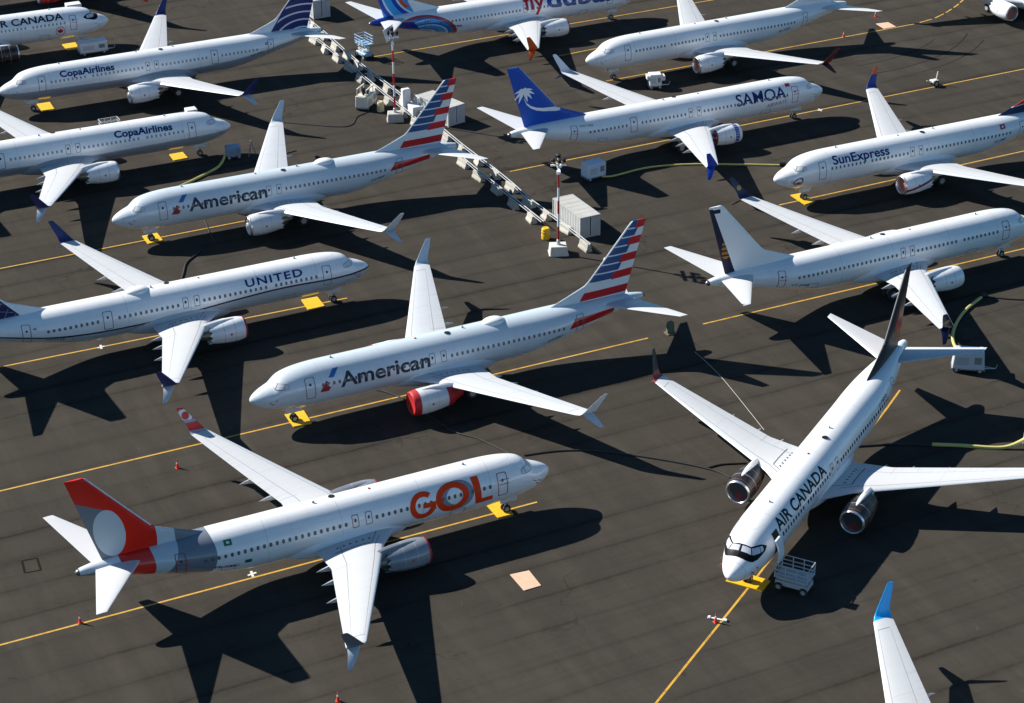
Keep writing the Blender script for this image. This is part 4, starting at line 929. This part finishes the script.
# ---------------------------------------------------------------- red and white light poles
def pole_fn(p, x, y, z, tc): p.over((((z + 1.02) / 2.84).fract() > .5) & (z > .3), (.42, .012, .014))
def light_pole(loc, rz, H, label, blk):
    t = thing('light_pole', label, 'light pole', (*loc, 0), rz, 'red and white light poles')
    b = MB(); b.box((0, 0, .52), (1.9, 1.5, 1.0), bev=.06, taper=(.9, .9)); b.box((0, 0, .06), (2.0, 1.6, .1)); b.build('base_block', blk, t)
    b = MB(); b.lathe([(0, .24), (.5, .17), (.55, .13)], 'Z', (0, 0, 1.02), 12); b.build('pole_foot', M_GALV, t)
    b = MB(); b.lathe([(0, .125), (H - 1.2, .095), (H - 1.1, .0)], 'Z', (0, 0, 0), 14); o = b.build('pole', mat('pole_bands', (.74, .74, .73), .45, fn=pole_fn), t, smooth=True); o.location = (0, 0, 1.2)
    b = MB(); b.bar((0, 0, H - .2), (0, 0, H + 1.5), .10); b.box((0, 0, H - .1), (.34, .34, .4), bev=.03)
    b.box((0, 0, H + .35), (.2, 2.4, .2)); b.box((.1, 0, H + 1.0), (.2, 2.4, .2)); b.box((0, .0, H + .7), (1.6, .16, .16)); b.build('crossarm', M_WHITE, t)
    for (x, y, z) in ((0, -.95, 1.45), (0, -.3, 1.75), (0, .35, 1.5), (0, .95, 1.3), (.55, 0, 1.2), (-.5, .2, 1.1)):
        b = MB(); b.mi = 0; b.bar((x, y, H + .7), (x, y, H + z - .1), .035, 6)
        b.lathe([(-.2, .12), (-.12, .22), (.1, .27), (.17, .25)], 'X', (x, y, H + z + .05), 14); b.lathe([(.13, 0), (.14, .24)], 'X', (x, y, H + z + .05), 14)
        b.build('floodlight', M_BLACK, t)
    return t
light_pole((4.83, 190.6), RZ + 1.2, 9.0, 'red and white banded light pole beside the yellow drum and container', mat('block_white', (.60, .58, .53), .85, dirt=.35))
lp = light_pole((-13.6, 229.1), RZ + 1.2, 9.6, 'red and white banded light pole with white panel, behind the striped tail', mat('block_grey', (.46, .44, .40), .85, dirt=.5))
b = MB(); b.loft([[(y * .5, y, z + 10.0) for y, z in ((-1.2, 1.9), (1.2, 1.9), (.35, .2), (-.35, .2))], [(y * .5 - .06, y, z + 10.0) for y, z in ((-1.2, 1.9), (1.2, 1.9), (.35, .2), (-.35, .2))]]); o = b.build('panel', M_WHITE, lp); o.location = (-.45, .2, -.45)
# ---------------------------------------------------------------- containers
def container(loc, rz, L, W, H, label, tint):
    t = thing('shipping_container', label, 'container', (*loc, 0), rz, 'white storage containers'); mm = mat('container_' + tint, (.42, .43, .42) if tint == 'a' else (.47, .49, .49), .55, dirt=.4, dscale=.9)
    b = MB(); n = int(L / .28)
    for s in (1, -1):
        pts = []
        for i in range(n + 1):
            x = -L / 2 + .1 + (L - .2) * i / n; d = 0 if i % 2 else .05; pts.append((x, s * (W / 2 - .03 - d)))
        b.loft([[(x, y, z) for x, y in pts] + [(x, y - s * .03, z) for x, y in pts[::-1]] for z in (.2, H - .08)])
    b.box((-L / 2 + .05, 0, H / 2 + .05), (.04, W - .2, H - .3)); b.build('side_panels', mm, t)
    b = MB()
    for sx in (1, -1):
        for sy in (1, -1): b.box((sx * (L / 2 - .06), sy * (W / 2 - .06), H / 2), (.12, .12, H))
    for sy in (1, -1): b.box((0, sy * (W / 2 - .05), .14), (L - .25, .1, .16)); b.box((0, sy * (W / 2 - .05), H - .06), (L - .25, .1, .12))
    for sx in (1, -1): b.box((sx * (L / 2 - .05), 0, .14), (.1, W - .25, .16)); b.box((sx * (L / 2 - .05), 0, H - .06), (.1, W - .25, .12))
    b.build('frame', mm, t)
    b = MB(); n = int(L / .5)
    for i in range(n): b.box((-L / 2 + .12 + (L - .24) * (i + .5) / n, 0, H - .03 + .012 * (i % 2)), ((L - .24) / n, W - .21, .03))
    b.build('roof', mat('container_roof_' + tint, (.48, .47, .44), .6, dirt=.6, dscale=.7), t)
    for s in (1, -1):
        b = MB(); b.box((L / 2 + .015, s * (W / 4 - .02), H / 2 + .04), (.05, W / 2 - .14, H - .34), bev=.01); d = b.build('door', mm, t)
        b = MB(); b.bar((L / 2 + .07, s * (W / 4 - .2), .2), (L / 2 + .07, s * (W / 4 - .2), H - .15), .022, 6); b.bar((L / 2 + .07, s * (W / 4 + .2), .2), (L / 2 + .07, s * (W / 4 + .2), H - .15), .022, 6); b.build('lock_rod', M_GALV, d)
    return t
container((6.87, 197.2), RZ + .02, 6.05, 2.4, 2.42, 'white corrugated container beside the light pole with the yellow drum', 'a')
container((-8.2, 229.7), RZ + .25, 6.05, 2.5, 2.4, 'white container half hidden behind the striped tail', 'b')
container((-27.0, 271.2), RZ + .05, 7.0, 2.5, 2.6, 'white container behind the ringed blue tail', 'b')

# ---------------------------------------------------------------- ground equipment
def wheels(t, pts, r=.3, w=.18):
    for x, y in pts: link('wheel', wheel_mesh(r, w), t, [M_TYRE, M_STRUT], (x, y, r))
def cart(loc, rz, L, W, H, label, m, cat='ground power cart', deck=.42, bar=True, name='equipment_cart', slope=0):
    t = thing(name, label, cat, (*loc, 0), rz, 'service carts on the apron')
    b = MB(); b.box((0, 0, deck + (H - deck) / 2), (L, W, H - deck), bev=.06, taper=(1 - slope, .96)); b.build('body', m, t)
    b = MB(); b.box((0, 0, deck - .06), (L + .1, W * .9, .12)); b.build('chassis', M_GREYL, t)
    b = MB()
    for i in range(5): b.box((-L * .2, -W / 2 - .004, deck + (H - deck) * (.3 + .09 * i)), (L * .4, .02, .03))
    b.box((L * .28, -W / 2 - .004, deck + (H - deck) * .55), (L * .22, .02, (H - deck) * .4)); b.build('side_louvre', mat('louvre_grey', (.20, .21, .22), .6), t)
    wheels(t, [(sx * L * .36, sy * W * .42) for sx in (1, -1) for sy in (1, -1)])
    if bar:
        b = MB(); b.bar((L / 2, .2, deck - .05), (L / 2 + 1.0, 0, .35), .04); b.bar((L / 2, -.2, deck - .05), (L / 2 + 1.0, 0, .35), .04); b.bar((L / 2 + 1.0, 0, .35), (L / 2 + 1.15, 0, .75), .035); b.build('tow_bar', M_GALV, t)
    return t
M_CARTW = mat('cart_white', (.70, .71, .72), .4, dirt=.2); M_CARTG = mat('cart_grey', (.50, .54, .58), .4, dirt=.3); M_CARTB = mat('cart_blue', (.20, .32, .50), .45, dirt=.3); M_CARTC = mat('cart_cream', (.66, .63, .53), .5, dirt=.3)
cart((9.2, 210.5), R(32), 2.4, 1.5, 2.0, 'pale blue-white boxy cart with a yellow hose, in the shadow below the palm tail', mat('cart_iceblue', (.58, .66, .74), .4, dirt=.2), bar=False)
c_ = cart((17.9, 239.4), R(8), 1.5, 1.3, 1.9, 'small white upright cart with side boxes under the unmarked airliner', M_CARTW, 'cart')
b = MB(); b.box((1.0, 0, 1.35), (.45, .9, .6), bev=.04); b.box((-.95, 0, 1.5), (.25, 1.0, .5), bev=.04); b.build('side_box', M_CARTW, c_)
cart((41.3, 164.3), R(-10), 2.9, 1.5, 2.1, 'grey wheeled air cart at the end of the curved yellow hose', M_CARTG, 'air cart', slope=.1)
cart((44.3, 149.9), R(5), 2.2, 1.3, 1.9, 'white wheeled cart cut by the right edge at the end of a yellow hose', M_CARTW, 'air cart', bar=False)
cart((-54.0, 254.6), R(24), 3.6, 1.8, 1.7, 'low white cart parked under the nose of the leaf-roundel airliner', M_CARTW, 'ground power cart')
cart((-31.5, 217.6), R(20), 1.6, 1.2, 1.5, 'small blue covered unit with a hose, off the nose of the grey-bellied airliner', M_CARTB, 'hose unit', bar=False)
cart((-37.5, 227.6), R(24), 1.3, 1.3, 2.3, 'tall white cart standing behind the nose of the grey-bellied airliner', M_CARTW, 'cart', bar=False)
cart((-59.0, 268.6), R(24), 2.0, 1.5, 2.3, 'tall white cart standing behind the leaf-roundel airliner', M_CARTW, 'cart', bar=False)
# cream generator trailer
g_ = cart((-17.3, 233.6), R(70), 2.9, 1.6, 1.8, 'cream generator trailer with open top frame beside the beige drum', M_CARTC, 'generator', slope=.05)
b = MB()
for x in (-1.2, -.2, .8):
    for y in (-.6, .6): b.bar((x, y, 1.8), (x, y, 2.6), .06)
for y in (-.6, .6): b.box((-.2, y, 2.62), (2.2, .14, .12))
b.build('top_frame', M_CARTC, g_); b = MB(); b.box((.2, .1, 2.0), (.9, .7, .45), bev=.05); b.lathe([(1.8, .12), (2.7, .12), (2.72, 0)], 'Z', (-.7, 0, 0), 10); b.build('motor', M_BLACK, g_)
# white plant between pole and container B
pb = thing('air_unit', 'white upright air unit with coiled ducts behind the light pole with the white panel', 'air unit', (-11.6, 231.6, 0), RZ)
b = MB(); b.box((-.6, -.6, 1.5), (.7, 1.0, 2.9), bev=.08); b.box((.8, 0, .7), (1.9, 1.4, 1.2), bev=.06); b.build('housing', M_CARTW, pb)
b = MB()
for k in range(3): b.tube([(.2 + .55 * k + .42 * math.cos(a * math.pi / 6), .3, 1.75 + .55 * math.sin(a * math.pi / 6)) for a in range(11)], .11, 8)
b.build('duct', M_GALV, pb)
# drums
for loc, m, lab in (((3.6, 194.3), M_YEL, 'yellow plastic drum at the foot of the light pole'), ((-15.5, 232.2), mat('drum_beige', (.62, .50, .30), .6, dirt=.3), 'beige drum between the generator trailer and the light pole')):
    d = thing('drum', lab, 'drum', (*loc, 0), 0, 'drums'); b = MB(); b.lathe([(0, .0), (.0, .40), (.06, .44), (.42, .43), (.44, .46), (.48, .46), (.5, .43), (.82, .43), (.84, .46), (.88, .46), (.9, .43), (1.16, .42), (1.22, .36)], 'Z', (0, 0, 0), 24); b.build('barrel', m, d, smooth=True)
    b = MB(); b.lathe([(1.215, .37), (1.25, .35), (1.25, 0)], 'Z', (0, 0, 0), 24); b.build('lid', m, d, smooth=True)
# scissor lifts
def lift(loc, rz, H, label, m, L=2.6, W=1.5):
    t = thing('scissor_lift', label, 'scissor lift', (*loc, 0), rz, 'work platforms')
    b = MB(); b.box((0, 0, .62), (L, W * .8, .42), bev=.04); b.build('chassis', m, t); wheels(t, [(sx * L * .38, sy * W * .42) for sx in (1, -1) for sy in (1, -1)], .34, .2)
    b = MB(); n = 3; h = (H - 1.1 - .83) / n
    for k in range(n):
        z0 = .83 + h * k
        for sy in (1, -1):
            y = sy * W * .3; b.box((0, y, z0 + h / 2), (math.hypot(L * .8, h), .06, .1), mtx=Matrix.Rotation(math.atan2(h, L * .8), 4, 'Y')); b.box((0, y - sy * .08, z0 + h / 2), (math.hypot(L * .8, h), .06, .1), mtx=Matrix.Rotation(-math.atan2(h, L * .8), 4, 'Y'))
    b.build('scissor_arms', M_GALV, t)
    z = H - 1.1; b = MB(); b.box((0, 0, z + .05), (L, W, .12)); b.build('platform', m, t)
    b = MB()
    for zz in (z + .35, z + .7, z + 1.1):
        for sy in (1, -1): b.bar((-L / 2, sy * W / 2, zz), (L / 2, sy * W / 2, zz), .04, 6)
        for sx in (1, -1): b.bar((sx * L / 2, -W / 2, zz), (sx * L / 2, W / 2, zz), .04, 6)
    for i in range(4):
        for sy in (1, -1): b.bar((-L / 2 + L * i / 3, sy * W / 2, z), (-L / 2 + L * i / 3, sy * W / 2, z + 1.1), .04, 6)
    b.build('guard_rail', m, t); return t
lift((21.1, 129.3), R(-28), 2.25, 'grey scissor lift platform below the open front door', mat('lift_grey', (.45, .47, .49), .45, dirt=.3), 2.6, 1.6)
lift((-18.6, 251.8), R(-55), 3.0, 'pale blue scissor lift with guard rails beside the block rows', mat('lift_blue', (.30, .46, .62), .45, dirt=.2), 2.1, 1.5)
lift((-46.5, 224.0), R(25), 2.35, 'grey work platform showing only its rails above the grey-bellied fuselage', mat('lift_grey', (.55, .56, .57), .45), 2.2, 1.4)
# small tail stand
ts = thing('tow_dolly', 'small two-wheeled dolly with upright handle on the line in the upper right', 'dolly', (52.2, 239.2, 0), R(30)); wheels(ts, [(0, -.5), (.3, .5)], .42, .2)
b = MB(); b.box((.1, 0, .6), (.9, .8, .3), bev=.04); b.bar((.4, 0, .6), (.7, .1, 1.7), .07); b.bar((-.3, 0, .6), (-1.0, .1, .8), .06); b.build('frame', mat('dolly_cream', (.62, .60, .50), .5), ts)
tw = thing('wrapped_crate', 'green tarpaulin-wrapped tether weight at the tail tip shadow', 'crate', (14.9, 172.3, 0), R(28)); b = MB(); b.box((0, 0, .65), (.8, .6, 1.2), bev=.12, taper=(.8, .8)); b.build('cover', mat('tarp_green', (.10, .13, .08), .8, dirt=.5), tw); b = MB(); b.box((0, 0, .05), (.95, .75, .1)); b.build('pallet', mat('pallet_wood', (.16, .12, .08), .8), tw)
tp = thing('tripod_stand', 'thin dark tripod stand beside the blue hose unit', 'tripod', (-29.5, 218.4, 0), 0); b = MB()
for a in range(3): b.bar((.55 * math.cos(a * 2.09), .55 * math.sin(a * 2.09), 0), (0, 0, 1.7), .05, 6)
b.build('legs', M_GREYL, tp); b = MB(); b.lathe([(1.65, .1), (1.8, .1), (1.82, 0)], 'Z', (0, 0, 0), 10); b.build('head', M_GREYL, tp)
# cones
CONE = None
def cone(loc, label, m):
    t = thing('traffic_cone', label, 'traffic cone', (*loc, 0), random.uniform(0, 1.5), 'traffic cones'); t.scale = (.72, .72, .85); b = MB(); b.box((0, 0, .03), (.46, .46, .05), bev=.01); b.build('base', m, t)
    b = MB(); b.lathe([(.055, .19), (.40, .115), (.40, .11), (.58, .085), (.95, .035), (.96, 0)], 'Z', (0, 0, 0), 16); b.build('cone_body', m, t, smooth=True); b = MB(); b.lathe([(.50, .108), (.68, .075)], 'Z', (0, 0, 0), 16); b.build('reflective_band', M_WHITE, t, smooth=True)
M_CONE = mat('cone_red', (.75, .05, .02), .5)
for l_, lab in (((-28.1, 148.17), 'red traffic cone on bare tarmac below the dark winglet shadow at left'), ((-32.12, 125.7), 'red traffic cone on the yellow line under the grey and red tail'), ((-12.36, 115.9), 'red traffic cone at the bottom edge below the grey winglet'), ((14.8, 125.0), 'red traffic cone with white flags on the yellow line before the black-masked nose'), ((43.96, 258.11), 'red traffic cone on the line left of the plywood sheet'), ((49.5, 266.5), 'red traffic cone beyond the plywood sheet in the upper right')): cone(l_, lab, M_CONE)
b = MB(); b.box((0, 0, .05), (1.2, .14, .09), bev=.02); b.box((-.6, 0, .08), (.22, .28, .15), bev=.03); b.box((.6, 0, .08), (.3, .26, .16), bev=.03); tag(b.build('wheel_chock', M_WHITE, None, (14.95, 125.35, 0), R(-20)), 'white wheel chock bar lying by the cone before the black-masked nose', 'wheel chock')
M_PLY = mat('plywood', (.62, .42, .29), .75, dirt=.3, dscale=2.0)
slab('plywood_sheet', [(-.32, 131.54), (1.14, 132.07), (2.03, 130.0), (.73, 129.34)], .06, M_PLY, 'square plywood sheet lying on the tarmac below the orange-lettered airliner', 'plywood', 'plywood sheets')
slab('plywood_sheet', [(49.08, 263.35), (50.79, 263.94), (51.53, 262.02), (49.8, 261.23)], .06, M_PLY, 'plywood sheet lying on the line between two cones in the upper right', 'plywood', 'plywood sheets')
# hoses, cables and tether ropes
def smooth_pts(P, n=10):
    P = [Vector(p) for p in P]; out = []
    for i in range(len(P) - 1):
        a, b_, c, d = P[max(i - 1, 0)], P[i], P[i + 1], P[min(i + 2, len(P) - 1)]
        for k in range(n):
            t = k / n; out.append(.5 * ((2 * b_) + (c - a) * t + (2 * a - 5 * b_ + 4 * c - d) * t * t + (3 * b_ - a - 3 * c + d) * t ** 3))
    return out + [P[-1]]
def hose(name, pts, r, m, label, cat, group):
    b = MB(); b.tube(smooth_pts([(p[0], p[1], r + (p[2] if len(p) > 2 else 0)) for p in pts]), r, 8); tag(b.build(name, m, smooth=True), label, cat, group)
M_HOSE = mat('hose_yellow', (.55, .50, .16), .6, dirt=.3, dscale=1.2); M_CAB = mat('cable_black', (.014, .014, .015), .6); M_ROPE = mat('rope_pale', (.50, .48, .43), .8)
hose('air_hose', [(41.3, 166.0, .6), (41.05, 168.48), (41.2, 170.73), (42.06, 173.43), (43.6, 176.41), (45.73, 179.23)], .15, M_HOSE, 'thick yellow hose curving from the grey air cart to the plain white airliner', 'hose', 'yellow hoses')
hose('air_hose', [(9.9, 210.2, .4), (11.28, 210.85), (15.66, 213.37), (21.32, 214.12), (30.24, 213.59)], .11, M_HOSE, 'yellow hose running from the pale boxy cart below the palm-tailed airliner', 'hose', 'yellow hoses')
hose('air_hose', [(35.53, 150.61), (37.86, 150.39), (41.41, 149.99), (43.4, 150.3, .7)], .16, M_HOSE, 'yellow hose lying straight to the cart at the right edge', 'hose', 'yellow hoses')
hose('air_hose', [(-32.3, 217.2, .5), (-32.57, 216.2), (-32.9, 214.5), (-33.79, 212.88), (-35.27, 210.59), (-36.5, 208.8)], .15, M_HOSE, 'olive hose leading from the small blue unit behind the rear striped airliner', 'hose', 'yellow hoses')
hose('nozzle', [(30.2, 213.6), (30.9, 213.5)], .24, M_BLACK, 'black nozzle at the end of the yellow hose near the navy-lettered white airliner nose', 'hose nozzle', None)
hose('nozzle', [(45.6, 179.1), (46.0, 179.6)], .24, M_BLACK, 'black nozzle at the end of the curved hose under the yellow-disc winglet', 'hose nozzle', None)
hose('power_cable', [(.93, 149.6), (3.98, 150.3), (7.36, 150.15), (12.34, 148.71), (16.38, 146.98), (17.9, 145.6)], .075, M_CAB, 'black cable from the orange-lettered nose to the dark engine of the black-tailed airliner', 'cable', 'black cables')
hose('power_cable', [(16.16, 147.2), (17.45, 147.78), (19.6, 147.95)], .075, M_CAB, 'short black cable branch beside the dark engine', 'cable', 'black cables')
hose('power_cable', [(17.9, 144.2), (18.3, 142.6), (19.3, 141.9), (20.2, 142.2)], .075, M_CAB, 'black cable hanging under the left dark engine of the black-tailed airliner', 'cable', 'black cables')
hose('power_cable', [(27.5, 150.4), (29.25, 150.56), (32.43, 150.84), (35.4, 150.6)], .09, M_CAB, 'black cable running to the straight yellow hose at right', 'cable', 'black cables')
hose('power_cable', [(-32.9, 183.6), (-32.9, 186.5), (-32.9, 189.16), (-31.9, 191.6)], .09, M_CAB, 'black cable arcing out behind the navy-lettered fuselage', 'cable', 'black cables')
hose('power_cable', [(-33.2, 201.2), (-32.3, 199.2), (-31.6, 196.8), (-30.7, 194.2)], .05, M_CAB, 'thin black cable beside the rear striped airliner nose', 'cable', 'black cables')
hose('power_cable', [(-12.8, 161.8), (-9.72, 159.86), (-5.42, 154.18), (-2.81, 152.39), (-.4, 150.0)], .06, M_CAB, 'black cable crossing from the red-covered engine to the orange-lettered airliner', 'cable', 'black cables')
hose('power_cable', [(-29.5, 228.6), (-26.65, 228.56), (-19.43, 227.05), (-18.13, 230.4), (-16.6, 232.2)], .05, M_CAB, 'black cable trailing from the generator trailer towards the striped wing', 'cable', 'black cables')
hose('power_cable', [(46.0, 179.4), (50, 178.6), (58, 178.9)], .07, M_CAB, 'black cable from the curved hose to the right edge', 'cable', 'black cables')
hose('power_cable', [(-29.6, 216.6), (-27.5, 217.4), (-24.5, 219.6)], .05, M_CAB, 'thin cable from the tripod stand along the shadow edge', 'cable', 'black cables')
hose('tether_rope', [(16.92, 168.39), (18.93, 163.23), (21.63, 153.64)], .018, M_ROPE, 'pale rope stretched over the tarmac beside the raised right wing', 'rope', 'pale ropes')
hose('tether_rope', [(12.3, 171.3, 4.25), (13.55, 171.78, 2.6), (14.85, 172.28, 1.15)], .018, M_ROPE, 'pale rope from the striped tail cone to the green wrapped weight', 'rope', 'pale ropes')
